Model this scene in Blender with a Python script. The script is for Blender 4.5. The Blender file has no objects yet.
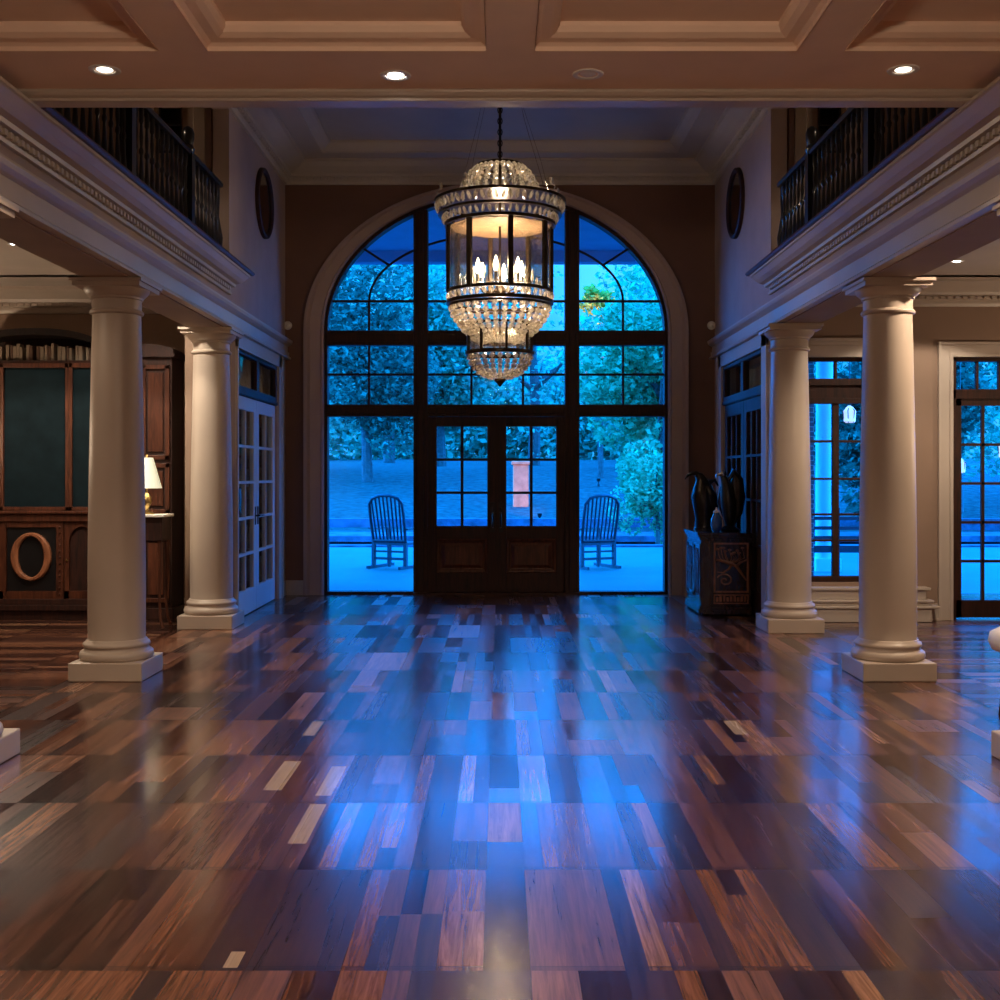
import bpy, math, random
from mathutils import Vector, Matrix, noise as mnoise
random.seed(7)
PI = math.pi
S = bpy.context.scene
COL = S.collection

# ------------------------------------------------------------------ helpers
class MB:
    def __init__(s): s.v = []; s.f = []
    def add(s, vs, fs, M=None):
        n = len(s.v)
        s.v += [tuple(M @ Vector(p)) if M else tuple(p) for p in vs]
        s.f += [tuple(i + n for i in f) for f in fs]
        return s
    def box(s, x0, x1, y0, y1, z0, z1, M=None):
        if x0 > x1: x0, x1 = x1, x0
        if y0 > y1: y0, y1 = y1, y0
        if z0 > z1: z0, z1 = z1, z0
        v = [(x0,y0,z0),(x1,y0,z0),(x1,y1,z0),(x0,y1,z0),(x0,y0,z1),(x1,y0,z1),(x1,y1,z1),(x0,y1,z1)]
        f = [(0,3,2,1),(4,5,6,7),(0,1,5,4),(1,2,6,5),(2,3,7,6),(3,0,4,7)]
        return s.add(v, f, M)
    def prism(s, pts, axis, a, b, M=None):
        """closed profile pts extruded along axis. axis 'y': pts are (x,z); 'x': (y,z); 'z': (x,y)"""
        def P(p, t):
            return (p[0], t, p[1]) if axis == 'y' else ((t, p[0], p[1]) if axis == 'x' else (p[0], p[1], t))
        n = len(pts)
        v = [P(p, a) for p in pts] + [P(p, b) for p in pts]
        f = [(i, (i+1) % n, n + (i+1) % n, n + i) for i in range(n)]
        f += [tuple(range(n))[::-1], tuple(range(n, 2*n))]
        return s.add(v, f, M)
    def lathe(s, prof, n=32, cx=0, cy=0, M=None, sq=None):
        v = []; f = []
        m = len(prof)
        for (r, z) in prof:
            for k in range(n):
                a = 2*PI*k/n
                v.append((cx + r*math.cos(a), cy + r*math.sin(a), z))
        for i in range(m-1):
            for k in range(n):
                k2 = (k+1) % n
                f.append((i*n+k, i*n+k2, (i+1)*n+k2, (i+1)*n+k))
        f.append(tuple(range(n))[::-1]); f.append(tuple((m-1)*n + k for k in range(n)))
        return s.add(v, f, M)
    def tube(s, pts, r, n=8):
        """tube through points; r number or list"""
        pts = [Vector(p) for p in pts]
        if not isinstance(r, (list, tuple)): r = [r]*len(pts)
        v = []; f = []
        up = None
        for i, p in enumerate(pts):
            d = (pts[min(i+1, len(pts)-1)] - pts[max(i-1, 0)]).normalized()
            if up is None:
                up = Vector((0,0,1)) if abs(d.z) < .9 else Vector((1,0,0))
            a = d.cross(up).normalized(); b = a.cross(d).normalized(); up = b
            for k in range(n):
                t = 2*PI*k/n
                v.append(tuple(p + (a*math.cos(t) + b*math.sin(t))*r[i]))
        for i in range(len(pts)-1):
            for k in range(n):
                k2 = (k+1) % n
                f.append((i*n+k, i*n+k2, (i+1)*n+k2, (i+1)*n+k))
        f.append(tuple(range(n))[::-1]); f.append(tuple((len(pts)-1)*n + k for k in range(n)))
        return s.add(v, f)
    def ball(s, c, r, n=12, m=8, M=None):
        rx, ry, rz = r if isinstance(r, (tuple, list)) else (r, r, r)
        v = [(c[0], c[1], c[2]-rz)]
        for i in range(1, m):
            ph = -PI/2 + PI*i/m
            for k in range(n):
                t = 2*PI*k/n
                v.append((c[0]+rx*math.cos(ph)*math.cos(t), c[1]+ry*math.cos(ph)*math.sin(t), c[2]+rz*math.sin(ph)))
        v.append((c[0], c[1], c[2]+rz))
        f = [(0, 1+(k+1) % n, 1+k) for k in range(n)]
        for i in range(m-2):
            for k in range(n):
                k2 = (k+1) % n
                f.append((1+i*n+k, 1+i*n+k2, 1+(i+1)*n+k2, 1+(i+1)*n+k))
        L = len(v)-1
        f += [(L, 1+(m-2)*n+k, 1+(m-2)*n+(k+1) % n) for k in range(n)]
        return s.add(v, f, M)
    def crystal(s, c, r, h, M=None):
        """faceted drop"""
        v = [(0,0,-h)] + [(r*math.cos(k*PI/2+.4), r*math.sin(k*PI/2+.4), 0) for k in range(4)] + [(0,0,h)]
        f = [(0,2,1),(0,3,2),(0,4,3),(0,1,4),(5,1,2),(5,2,3),(5,3,4),(5,4,1)]
        T = Matrix.Translation(c)
        return s.add(v, f, T @ M if M else T)
    def build(s, name, mat, parent=None, smooth=True, bevel=0, kind=None, ang=35):
        me = bpy.data.meshes.new(name)
        me.from_pydata(s.v, [], s.f); me.update()
        if mat: me.materials.append(mat)
        if smooth:
            for p in me.polygons: p.use_smooth = True
            me.set_sharp_from_angle(angle=math.radians(ang))
        o = bpy.data.objects.new(name, me); COL.objects.link(o)
        if parent: o.parent = parent
        if kind: o['kind'] = kind
        if bevel:
            b = o.modifiers.new('bevel', 'BEVEL'); b.width = bevel; b.segments = 2; b.limit_method = 'ANGLE'; b.angle_limit = .6
        return o

def thing(name, label, cat, loc=(0,0,0), rz=0, group=None, kind=None):
    o = bpy.data.objects.new(name, None); COL.objects.link(o)
    o.empty_display_size = .1
    o.location = loc; o.rotation_euler = (0, 0, rz)
    o['label'] = label; o['category'] = cat
    if group: o['group'] = group
    if kind: o['kind'] = kind
    return o
def tag(o, label, cat, group=None, kind=None):
    o['label'] = label; o['category'] = cat
    if group: o['group'] = group
    if kind: o['kind'] = kind
    return o
def struct_root(name, loc=(0,0,0), label=None, cat=None):
    o = bpy.data.objects.new(name, None); COL.objects.link(o); o['kind'] = 'structure'; o.location = loc
    if label: o['label'] = label
    if cat: o['category'] = cat
    return o
def dup(root, loc, rz=None, label=None, scale=None):
    r = root.copy(); COL.objects.link(r); r.location = loc
    if rz is not None: r.rotation_euler = (0, 0, rz)
    if label: r['label'] = label
    if scale: r.scale = scale
    for ch in [c for c in COL.objects if c.parent == root]:
        c = ch.copy(); COL.objects.link(c); c.parent = r
        for g in [q for q in COL.objects if q.parent == ch]:
            d = g.copy(); COL.objects.link(d); d.parent = c
    return r

# ------------------------------------------------------------------ materials
def new_mat(name):
    m = bpy.data.materials.new(name); m.use_nodes = True
    return m, m.node_tree.nodes, m.node_tree.links, m.node_tree.nodes['Principled BSDF']
def pm(name, col, rough=.5, metal=0, spec=.5, coat=0, var=.12, vscale=3, bump=0, bscale=60, sheen=0):
    m, N, L, b = new_mat(name)
    b.inputs['Roughness'].default_value = rough
    b.inputs['Metallic'].default_value = metal
    b.inputs['Specular IOR Level'].default_value = spec
    b.inputs['Coat Weight'].default_value = coat
    tc = N.new('ShaderNodeTexCoord'); nz = N.new('ShaderNodeTexNoise')
    nz.inputs['Scale'].default_value = vscale; nz.inputs['Detail'].default_value = 5
    L.new(tc.outputs['Object'], nz.inputs['Vector'])
    r = N.new('ShaderNodeValToRGB')
    r.color_ramp.elements[0].position = .3; r.color_ramp.elements[1].position = .7
    r.color_ramp.elements[0].color = tuple(c*(1-var) for c in col)+(1,)
    r.color_ramp.elements[1].color = tuple(min(1, c*(1+var)) for c in col)+(1,)
    L.new(nz.outputs['Fac'], r.inputs['Fac']); L.new(r.outputs['Color'], b.inputs['Base Color'])
    if bump:
        n2 = N.new('ShaderNodeTexNoise'); n2.inputs['Scale'].default_value = bscale; n2.inputs['Detail'].default_value = 3
        L.new(tc.outputs['Object'], n2.inputs['Vector'])
        bp = N.new('ShaderNodeBump'); bp.inputs['Strength'].default_value = bump; bp.inputs['Distance'].default_value = .01
        L.new(n2.outputs['Fac'], bp.inputs['Height']); L.new(bp.outputs['Normal'], b.inputs['Normal'])
    return m
def wood(name, c1, c2, rough=.35, scale=(3, 3, 30), coat=.2):
    m, N, L, b = new_mat(name)
    tc = N.new('ShaderNodeTexCoord'); mp = N.new('ShaderNodeMapping'); mp.inputs['Scale'].default_value = scale
    L.new(tc.outputs['Object'], mp.inputs['Vector'])
    nz = N.new('ShaderNodeTexNoise'); nz.inputs['Scale'].default_value = 2; nz.inputs['Detail'].default_value = 8
    nz.inputs['Distortion'].default_value = 1.2
    L.new(mp.outputs['Vector'], nz.inputs['Vector'])
    r = N.new('ShaderNodeValToRGB'); r.color_ramp.elements[0].position = .3; r.color_ramp.elements[1].position = .72
    r.color_ramp.elements[0].color = c1+(1,); r.color_ramp.elements[1].color = c2+(1,)
    L.new(nz.outputs['Fac'], r.inputs['Fac']); L.new(r.outputs['Color'], b.inputs['Base Color'])
    b.inputs['Roughness'].default_value = rough; b.inputs['Coat Weight'].default_value = coat; b.inputs['Specular IOR Level'].default_value = .3
    b.inputs['Coat Roughness'].default_value = .2
    return m
def glass_mat(name, tint=(.93, .96, .97), gloss=.06, rough=.0, wav=0):
    m, N, L, b = new_mat(name)
    N.remove(b); out = N['Material Output']
    t = N.new('ShaderNodeBsdfTransparent'); t.inputs['Color'].default_value = tint+(1,)
    g = N.new('ShaderNodeBsdfGlossy'); g.inputs['Roughness'].default_value = rough
    lw = N.new('ShaderNodeLayerWeight'); lw.inputs['Blend'].default_value = .25
    ml = N.new('ShaderNodeMath'); ml.operation = 'MULTIPLY_ADD'; ml.inputs[1].default_value = .4; ml.inputs[2].default_value = gloss
    L.new(lw.outputs['Fresnel'], ml.inputs[0])
    mx = N.new('ShaderNodeMixShader')
    L.new(ml.outputs[0], mx.inputs[0]); L.new(t.outputs[0], mx.inputs[1]); L.new(g.outputs[0], mx.inputs[2])
    L.new(mx.outputs[0], out.inputs['Surface'])
    if wav:
        tc = N.new('ShaderNodeTexCoord'); nz = N.new('ShaderNodeTexNoise'); nz.inputs['Scale'].default_value = wav
        L.new(tc.outputs['Object'], nz.inputs['Vector'])
        bp = N.new('ShaderNodeBump'); bp.inputs['Strength'].default_value = .5; bp.inputs['Distance'].default_value = .02
        L.new(nz.outputs['Fac'], bp.inputs['Height']); L.new(bp.outputs['Normal'], g.inputs['Normal'])
    return m
def emis(name, col, st):
    m, N, L, b = new_mat(name)
    b.inputs['Base Color'].default_value = (.8,.8,.8,1)
    b.inputs['Emission Color'].default_value = col+(1,); b.inputs['Emission Strength'].default_value = st
    return m

M = {}
M['trim'] = pm('cream_trim_paint', (.50,.425,.36), .38, var=.04)
M['hood'] = wood('near_black_wood', (.004,.002,.002), (.018,.007,.005), .6, (10,10,2), coat=0)
M['disc'] = pm('lantern_ceiling_bronze', (.30,.20,.12), .5, var=.3, vscale=9)
M['casing'] = pm('arch_casing_paint', (.40,.29,.25), .45, var=.04)
M['column'] = pm('column_paint', (.47,.385,.315), .42, var=.05, vscale=2)
M['wall'] = pm('dimmed_wall_paint', (.165,.085,.06), .75, var=.06, bump=.05)  # entry wall colour darkened to cut the chandelier light on it
M['wall2'] = pm('lighter_wall_paint', (.42,.33,.30), .75, var=.06, bump=.05)  # same paint as the entry wall, in a lighter copy
M['aisle_wall'] = pm('warm_tan_wall_paint', (.29,.195,.14), .75, var=.06, bump=.05)
M['ceil'] = pm('ceiling_paint', (.82,.62,.49), .8, var=.05)
M['ceil_aisle'] = pm('aisle_ceiling_paint', (.52,.47,.42), .8, var=.04)
M['mahog'] = wood('dark_mahogany', (.010,.003,.002), (.045,.012,.006), .6, (14,14,1.5), coat=.0)
M['mahog2'] = wood('red_mahogany', (.035,.010,.005), (.11,.034,.016), .42, (12,12,1.5), coat=.05)
M['rail_wood'] = wood('balcony_edge_wood', (.04,.013,.008), (.10,.032,.018), .4, (8,1,8), coat=.1)
M['black'] = pm('black_lacquer', (.008,.008,.009), .28, var=.2, coat=.3)
M['bronze'] = pm('dark_bronze', (.02,.017,.016), .3, .6, var=.4, vscale=12)
M['gloss_black'] = wood('carved_dark_wood', (.01,.006,.005), (.045,.02,.012), .2, (10,10,2), coat=.6)
M['carve'] = wood('carved_relief_wood', (.16,.06,.03), (.34,.13,.06), .4, (10,10,2))
M['white'] = pm('white_door_paint', (.66,.66,.68), .35, var=.03)
M['glass'] = glass_mat('window_glass', (.84,.94,.98), .0, wav=3)
M['glass_d'] = glass_mat('lantern_glass', (.88,.87,.84), .16, rough=.12, wav=9)
M['mirror'] = pm('mirror_glass', (.30,.22,.16), .12, 1, var=.1)
M['chrome'] = pm('nickel', (.55,.53,.5), .25, 1)
M['porch'] = pm('porch_stone', (.055,.125,.105), .55, var=.12, vscale=1.2)
M['lawn'] = pm('lawn', (.008,.043,.032), .9, var=.85, vscale=5)
M['stone'] = pm('garden_stone', (.07,.08,.12), .8, var=.6, vscale=3)
M['bark'] = pm('bark', (.10,.08,.07), .9, var=.4, vscale=8)
M['white_out'] = pm('exterior_white_paint', (.62,.70,.72), .6, var=.05)
M['soffit_out'] = pm('porch_ceiling_boards', (.20,.25,.45), .6, var=.1)
M['chair_wood'] = pm('porch_chair_paint', (.02,.02,.035), .5, var=.2)
M['teal_cloth'] = pm('dark_teal_mesh', (.005,.012,.016), .8, spec=.1, var=.25, vscale=6)
M['ring'] = pm('chandelier_bronze', (.05,.033,.02), .35, .8, var=.3, vscale=10)
M['lens_hot'] = emis('bright_lamp_lens', (1,.97,.9), 30)
M['lens'] = emis('lamp_lens', (1,.88,.7), 6)
M['bulb'] = emis('candle_bulb_glow', (1,.78,.48), 22)
M['lamp_shade'] = emis('lit_lamp_shade', (.85,.88,.56), .55)
M['lantern'] = emis('reflection_glow', (1,.66,.34), .7)  # glow standing in for lamp reflections in the window glass
M['brass'] = pm('brass', (.5,.35,.14), .3, 1)
M['blue_glaze'] = pm('blue_glazed_ceramic', (.03,.10,.30), .12, coat=.6)
M['cream_fabric'] = pm('cream_blind_fabric', (.55,.47,.38), .8)
M['pages'] = pm('pale_book_cloth', (.24,.18,.13), .8)
M['brown_book'] = pm('brown_book_cloth', (.09,.045,.025), .7)
M['sensor'] = pm('white_plastic', (.75,.72,.68), .5, var=.02)

# brick
m, N, L, b = new_mat('brick')
tc = N.new('ShaderNodeTexCoord'); mp = N.new('ShaderNodeMapping'); mp.inputs['Rotation'].default_value = (PI/2, 0, 0)
br = N.new('ShaderNodeTexBrick'); br.inputs['Scale'].default_value = 4
br.inputs['Color1'].default_value = (.18,.12,.13,1); br.inputs['Color2'].default_value = (.12,.09,.11,1); br.inputs['Mortar'].default_value = (.35,.35,.38,1)
L.new(tc.outputs['Object'], mp.inputs['Vector']); L.new(mp.outputs['Vector'], br.inputs['Vector']); L.new(br.outputs['Color'], b.inputs['Base Color'])
b.inputs['Roughness'].default_value = .85; M['brick'] = m

# crystal: glassy, faceted, passes warm bulb light
m, N, L, b = new_mat('crystal')
N.remove(b); out = N['Material Output']
g = N.new('ShaderNodeBsdfGlossy'); g.inputs['Roughness'].default_value = .06; g.inputs['Color'].default_value = (1,.95,.88,1)
tl = N.new('ShaderNodeBsdfTranslucent'); tl.inputs['Color'].default_value = (1,.93,.82,1)
tr = N.new('ShaderNodeBsdfTransparent'); tr.inputs['Color'].default_value = (.95,.93,.9,1)
m1 = N.new('ShaderNodeMixShader'); m1.inputs[0].default_value = .45
m2 = N.new('ShaderNodeMixShader'); m2.inputs[0].default_value = .3
L.new(g.outputs[0], m1.inputs[1]); L.new(tl.outputs[0], m1.inputs[2]); L.new(m1.outputs[0], m2.inputs[1]); L.new(tr.outputs[0], m2.inputs[2])
L.new(m2.outputs[0], out.inputs['Surface']); M['crystal'] = m

def leaf_mat(name, c, c2):
    m, N, L, b = new_mat(name); N.remove(b); out = N['Material Output']
    gi = N.new('ShaderNodeNewGeometry'); r = N.new('ShaderNodeValToRGB')
    r.color_ramp.elements[0].color = c+(1,); r.color_ramp.elements[1].color = c2+(1,)
    L.new(gi.outputs['Random Per Island'], r.inputs['Fac'])
    d = N.new('ShaderNodeBsdfDiffuse'); t = N.new('ShaderNodeBsdfTranslucent'); mx = N.new('ShaderNodeMixShader'); mx.inputs[0].default_value = .45
    L.new(r.outputs[0], d.inputs[0]); L.new(r.outputs[0], t.inputs[0]); L.new(d.outputs[0], mx.inputs[1]); L.new(t.outputs[0], mx.inputs[2])
    L.new(mx.outputs[0], out.inputs['Surface']); return m
M['leaf'] = leaf_mat('dark_green_leaves', (.01,.06,.045), (.06,.30,.20))
M['leaf2'] = leaf_mat('light_green_leaves', (.04,.26,.12), (.12,.62,.32))
M['leaf3'] = leaf_mat('golden_leaves', (.5,.30,.04), (.9,.6,.1))
M['leaf4'] = leaf_mat('pale_leaves', (.03,.22,.16), (.14,.65,.42))

# ---- floor
def floor_mat():
    m, N, L, b = new_mat('plank_parquet')
    def mt(op, a, b_=None, c=None):
        n = N.new('ShaderNodeMath'); n.operation = op
        for i, x in enumerate((a, b_, c)):
            if x is None: continue
            if isinstance(x, (int, float)): n.inputs[i].default_value = x
            else: L.new(x, n.inputs[i])
        return n.outputs[0]
    def wn(*xs):
        cb = N.new('ShaderNodeCombineXYZ')
        for i, x in enumerate(xs):
            if isinstance(x, (int, float)): cb.inputs[i].default_value = x
            else: L.new(x, cb.inputs[i])
        w = N.new('ShaderNodeTexWhiteNoise'); w.noise_dimensions = '3D'; L.new(cb.outputs[0], w.inputs['Vector'])
        return w.outputs['Value']
    def lerp(t, a, b_):   # a + t*(b-a)
        return mt('MULTIPLY_ADD', t, mt('SUBTRACT', b_, a), a)
    g = N.new('ShaderNodeNewGeometry'); sp = N.new('ShaderNodeSeparateXYZ'); L.new(g.outputs['Position'], sp.inputs[0])
    X, Y = sp.outputs[0], sp.outputs[1]
    side = mt('GREATER_THAN', mt('ABSOLUTE', X), 3.16)
    u = lerp(side, X, Y); v = lerp(side, Y, X)
    vr = mt('DIVIDE', mt('SUBTRACT', v, 4.37), .89); row = mt('FLOOR', vr); fv = mt('FRACT', mt('ADD', vr, 40))
    uw = mt('DIVIDE', mt('ADD', u, 50.02), .072)
    c2 = mt('FLOOR', mt('DIVIDE', uw, 2)); c4 = mt('FLOOR', mt('DIVIDE', uw, 4))
    h2 = mt('GREATER_THAN', wn(c2, row, 1.5), .4); h4 = mt('GREATER_THAN', wn(c4, row, 7.5), .88)
    w = lerp(h4, lerp(h2, 1, 2), 4)
    q = mt('DIVIDE', uw, w); pid = mt('MULTIPLY', mt('FLOOR', q), w); fu = mt('FRACT', q)
    split = mt('GREATER_THAN', wn(pid, row, 3.3), .78)
    pos = mt('MULTIPLY_ADD', wn(pid, row, 9.1), .5, .25)
    half = mt('MULTIPLY', split, mt('GREATER_THAN', fv, pos))
    idv = mt('MULTIPLY_ADD', half, 17.3, side)
    tint = wn(pid, row, idv); tint2 = wn(pid, row, mt('ADD', idv, 31.7))
    # grain
    cb = N.new('ShaderNodeCombineXYZ'); L.new(mt('MULTIPLY', u, 42), cb.inputs[0]); L.new(mt('MULTIPLY', v, 1.9), cb.inputs[1]); L.new(mt('MULTIPLY', tint, 40), cb.inputs[2])
    nz = N.new('ShaderNodeTexNoise'); nz.inputs['Scale'].default_value = 1; nz.inputs['Detail'].default_value = 7; nz.inputs['Distortion'].default_value = .9
    nz.inputs['Roughness'].default_value = .65
    L.new(cb.outputs[0], nz.inputs['Vector'])
    gr = nz.outputs['Fac']
    rp = N.new('ShaderNodeValToRGB'); cr = rp.color_ramp; cr.interpolation = 'LINEAR'
    stops = [(0,(.028,.011,.008)),(.35,(.052,.021,.015)),(.6,(.095,.036,.021)),(.85,(.16,.066,.037)),(.97,(.21,.095,.052)),(1,(.27,.14,.08))]
    while len(cr.elements) < len(stops): cr.elements.new(.5)
    for e, (p, c) in zip(cr.elements, stops): e.position = p; e.color = c+(1,)
    L.new(tint, rp.inputs['Fac'])
    mul = N.new('ShaderNodeMix'); mul.data_type = 'RGBA'; mul.blend_type = 'MULTIPLY'; mul.inputs['Factor'].default_value = 1
    L.new(rp.outputs[0], mul.inputs[6])
    gg = N.new('ShaderNodeMapRange'); gg.inputs['From Min'].default_value = .3; gg.inputs['From Max'].default_value = .7
    gg.inputs['To Min'].default_value = .25; gg.inputs['To Max'].default_value = 1.75
    L.new(gr, gg.inputs['Value'])
    # gaps
    gapu = mt('LESS_THAN', mt('MULTIPLY', mt('MULTIPLY', fu, w), .072), .0022)
    rowd = mt('MULTIPLY', fv, .89)
    seam = mt('LESS_THAN', rowd, .028)
    seam2 = mt('LESS_THAN', mt('ABSOLUTE', mt('SUBTRACT', rowd, .028)), .003)
    bord = mt('LESS_THAN', mt('ABSOLUTE', mt('SUBTRACT', mt('ABSOLUTE', X), 3.16)), .012)
    gap = mt('MAXIMUM', mt('MAXIMUM', gapu, seam2), bord)
    k = mt('MULTIPLY', gg.outputs[0], mt('SUBTRACT', 1, mt('MULTIPLY', gap, .75)))
    k = mt('MULTIPLY', k, mt('SUBTRACT', 1, mt('MULTIPLY', seam, .35)))
    cc = N.new('ShaderNodeCombineColor'); [L.new(k, cc.inputs[i]) for i in range(3)]
    L.new(cc.outputs[0], mul.inputs[7])
    pale = None
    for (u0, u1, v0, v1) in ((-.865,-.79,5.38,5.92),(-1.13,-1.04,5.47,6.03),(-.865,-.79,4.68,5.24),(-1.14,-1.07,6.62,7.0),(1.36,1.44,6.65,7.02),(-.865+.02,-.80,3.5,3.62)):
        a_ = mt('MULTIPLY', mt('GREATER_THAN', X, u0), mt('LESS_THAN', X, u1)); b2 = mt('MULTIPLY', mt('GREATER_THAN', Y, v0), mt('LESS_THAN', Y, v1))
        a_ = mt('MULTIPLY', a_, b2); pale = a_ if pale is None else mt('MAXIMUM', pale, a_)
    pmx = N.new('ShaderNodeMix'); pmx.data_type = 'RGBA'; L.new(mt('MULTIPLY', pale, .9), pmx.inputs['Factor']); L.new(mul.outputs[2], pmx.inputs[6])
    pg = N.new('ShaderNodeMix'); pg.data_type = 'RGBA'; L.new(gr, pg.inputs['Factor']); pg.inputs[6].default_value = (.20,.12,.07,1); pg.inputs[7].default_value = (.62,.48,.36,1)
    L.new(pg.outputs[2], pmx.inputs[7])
    L.new(pmx.outputs[2], b.inputs['Base Color'])
    rr = mt('ADD', mt('MULTIPLY_ADD', tint2, .16, .10), mt('MULTIPLY', gr, .10))
    L.new(rr, b.inputs['Roughness'])
    b.inputs['Coat Weight'].default_value = .25; b.inputs['Coat Roughness'].default_value = .12
    b.inputs['Specular IOR Level'].default_value = .55
    bp = N.new('ShaderNodeBump'); bp.inputs['Strength'].default_value = .35; bp.inputs['Distance'].default_value = .0025
    L.new(mt('SUBTRACT', mt('MULTIPLY', gr, .5), gap), bp.inputs['Height'])
    L.new(bp.outputs[0], b.inputs['Normal']); 
    return m
M['floor'] = floor_mat()

# ------------------------------------------------------------------ dimensions
XW = 2.69          # foyer side wall plane
YE = 14.40         # entry wall plane
AC = -.05          # arch centre x
ZS = 3.315         # arch spring

# ------------------------------------------------------------------ shell
MB().box(-8, 8, -4, 14.55, -.12, 0).build('floor', M['floor'], smooth=False, kind='structure')

# entry wall with arched opening
def entry_wall():
    mb = MB(); y0, y1 = YE, YE+.28; a, bb = 2.155, 1.715; top = 5.75
    mb.box(-2.95, AC-a, y0, y1, 0, ZS); mb.box(AC+a, 3.1, y0, y1, 0, ZS)
    mb.box(-2.95, AC-a, y0, y1, ZS, top); mb.box(AC+a, 3.1, y0, y1, ZS, top)
    n = 48
    for i in range(n):
        t0, t1 = PI*i/n, PI*(i+1)/n
        x0, z0, x1, z1 = AC+a*math.cos(t0), ZS+bb*math.sin(t0), AC+a*math.cos(t1), ZS+bb*math.sin(t1)
        mb.prism([(x0,z0),(x0,top),(x1,top),(x1,z1)], 'y', y0, y1)
    return mb.build('wall_entry', M['wall'], smooth=False, kind='structure')
entry_wall()
# side walls (with door openings) in front of the entry wall
def side_wall(s, name, ystart):
    mb = MB(); x0, x1 = s*XW, s*(XW+.16); o0, o1 = 11.72, 13.87
    mb.box(x0, x1, ystart, o0, 0, 2.96); mb.box(x0, x1, o1, YE, 0, 2.96)
    mb.box(x0, x1, o0, o1, 2.80, 2.96)
    mb.box(x0, x1, 11.42, YE, 2.96, 5.75)
    mb.box(x0, s*(XW+.34), -4, 11.42, 2.96, 3.44)          # frieze over the columns
    mb.box(x0, x1, 6.2, 11.42, 5.13, 5.75)
    return mb.build(name, M['wall2'], smooth=False, kind='structure')
side_wall(-1, 'wall_left', 11.68); side_wall(1, 'wall_right', 11.5)

# aisle back walls
mb = MB()
mb.box(-8, -3.2, 12.4, 12.52, 0, 3.5); mb.box(-3.2, -3.1, 11.7, 12.52, 0, 3.5); mb.box(-3.2, -2.85, 11.68, 11.78, 0, 2.96)
mb.box(-3.14,-2.85,11.68,11.78,2.96,3.5)
mb.build('wall_back_left', M['aisle_wall'], smooth=False, kind='structure')
mb = MB(); y0, y1 = 11.9, 12.08
mb.box(2.85, 3.17, y0, y1, 0, 3.5); mb.box(3.17, 3.80, y0, y1, 0, .39); mb.box(3.17, 3.80, y0, y1, 2.72, 3.5)
mb.box(3.80, 4.68, y0, y1, 0, 3.5); mb.box(4.68, 6.4, y0, y1, 2.72, 3.5); mb.box(6.4, 8, y0, y1, 0, 3.5)
mb.build('wall_back_right', M['aisle_wall'], smooth=False, kind='structure')
MB().box(-8.1, -8, -4, 12.5, 0, 5.75).build('wall_far_left', M['aisle_wall'], smooth=False, kind='structure')
MB().box(8, 8.1, -4, 12.1, 0, 5.75).build('wall_far_right', M['aisle_wall'], smooth=False, kind='structure')
MB().box(-8.1, 8.1, -4.1, -4, 0, 5.75).build('wall_behind', M['aisle_wall'], smooth=False, kind='structure')
# small rooms behind the side doors
mb = MB(); mb.box(-6, -5.9, 12.52, 16, 0, 3.5); mb.box(-6, -2.85, 16, 16.1, 0, 3.5); mb.box(-2.95, -2.85, YE, 16, 0, 3.5)
mb.build('wall_study', M['aisle_wall'], smooth=False, kind='structure')
MB().box(-6, -2.85, 14.55, 16.1, -.12, 0).build('floor_study', M['floor'], smooth=False, kind='structure')
MB().box(-6, -3.03, 12.46, 16.1, 3.5, 3.6).box(-3.03, -2.85, 11.68, 16.1, 3.5, 3.6).build('ceiling_study', M['ceil'], smooth=False, kind='structure')
mb = MB(); mb.box(3.05, 3.15, 12.08, YE+.28, 0, 3.5); mb.box(2.85, 3.15, 12.0, YE+.28, 3.5, 3.6)
mb.build('wall_closet', M['aisle_wall'], smooth=False, kind='structure')

# aisle ceilings + roof
for s, nm in ((-1, 'ceiling_aisle_left'), (1, 'ceiling_aisle_right')):
    MB().box(s*(XW+.34), s*8, -4, 12.45 if s < 0 else 12.0, 3.5, 3.6).build(nm, M['ceil_aisle'], smooth=False, kind='structure')
MB().box(-8.1, 8.1, -4.1, YE+.28, 5.75, 5.85).build('roof', M['ceil'], smooth=False, kind='structure')

# coffered ceiling
def rings(mb, rect, steps):
    x0, x1, y0, y1 = rect
    prev = None
    for d, z in steps:
        c = [(x0+d, y0+d, z), (x1-d, y0+d, z), (x1-d, y1-d, z), (x0+d, y1-d, z)]
        if prev:
            for k in range(4):
                mb.add([prev[k], prev[(k+1) % 4], c[(k+1) % 4], c[k]], [(0,1,2,3)])
        prev = c
    mb.add(prev, [(3,2,1,0)])
def coffered():
    mb = MB(); Z = 3.53; YB = 6.12
    xs = [(-2.45-.1, -1.63), (-1.40, -.065), (.165, 1.42), (1.645, 2.55)]
    ys = [(3.0, 5.50), (.25, 2.75), (-2.5, 0.0)]
    steps = [(.003, Z-.004), (.003, Z+.018), (.025, Z+.03), (.07, Z+.034), (.10, Z+.05), (.115, Z+.075), (.115, Z+.095)]
    xe = [-2.75] + [q for r in xs for q in r] + [2.75]
    for j in range(0, len(xe), 2):
        mb.box(xe[j], xe[j+1], -4, YB, Z, Z+.12)
    for (a, b_) in xs:
        yy = [-4, ys[2][0], ys[2][1], ys[1][0], ys[1][1], ys[0][0], ys[0][1], YB]
        for j in range(0, 8, 2): mb.box(a, b_, yy[j], yy[j+1], Z, Z+.12)
        for (c, d) in ys: rings(mb, (a, b_, c, d), steps)
    mb.box(-2.75, 2.75, -4, YB, Z+.13, Z+.2)
    return mb.build('ceiling', M['ceil'], smooth=False, kind='structure')
coffered()
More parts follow.
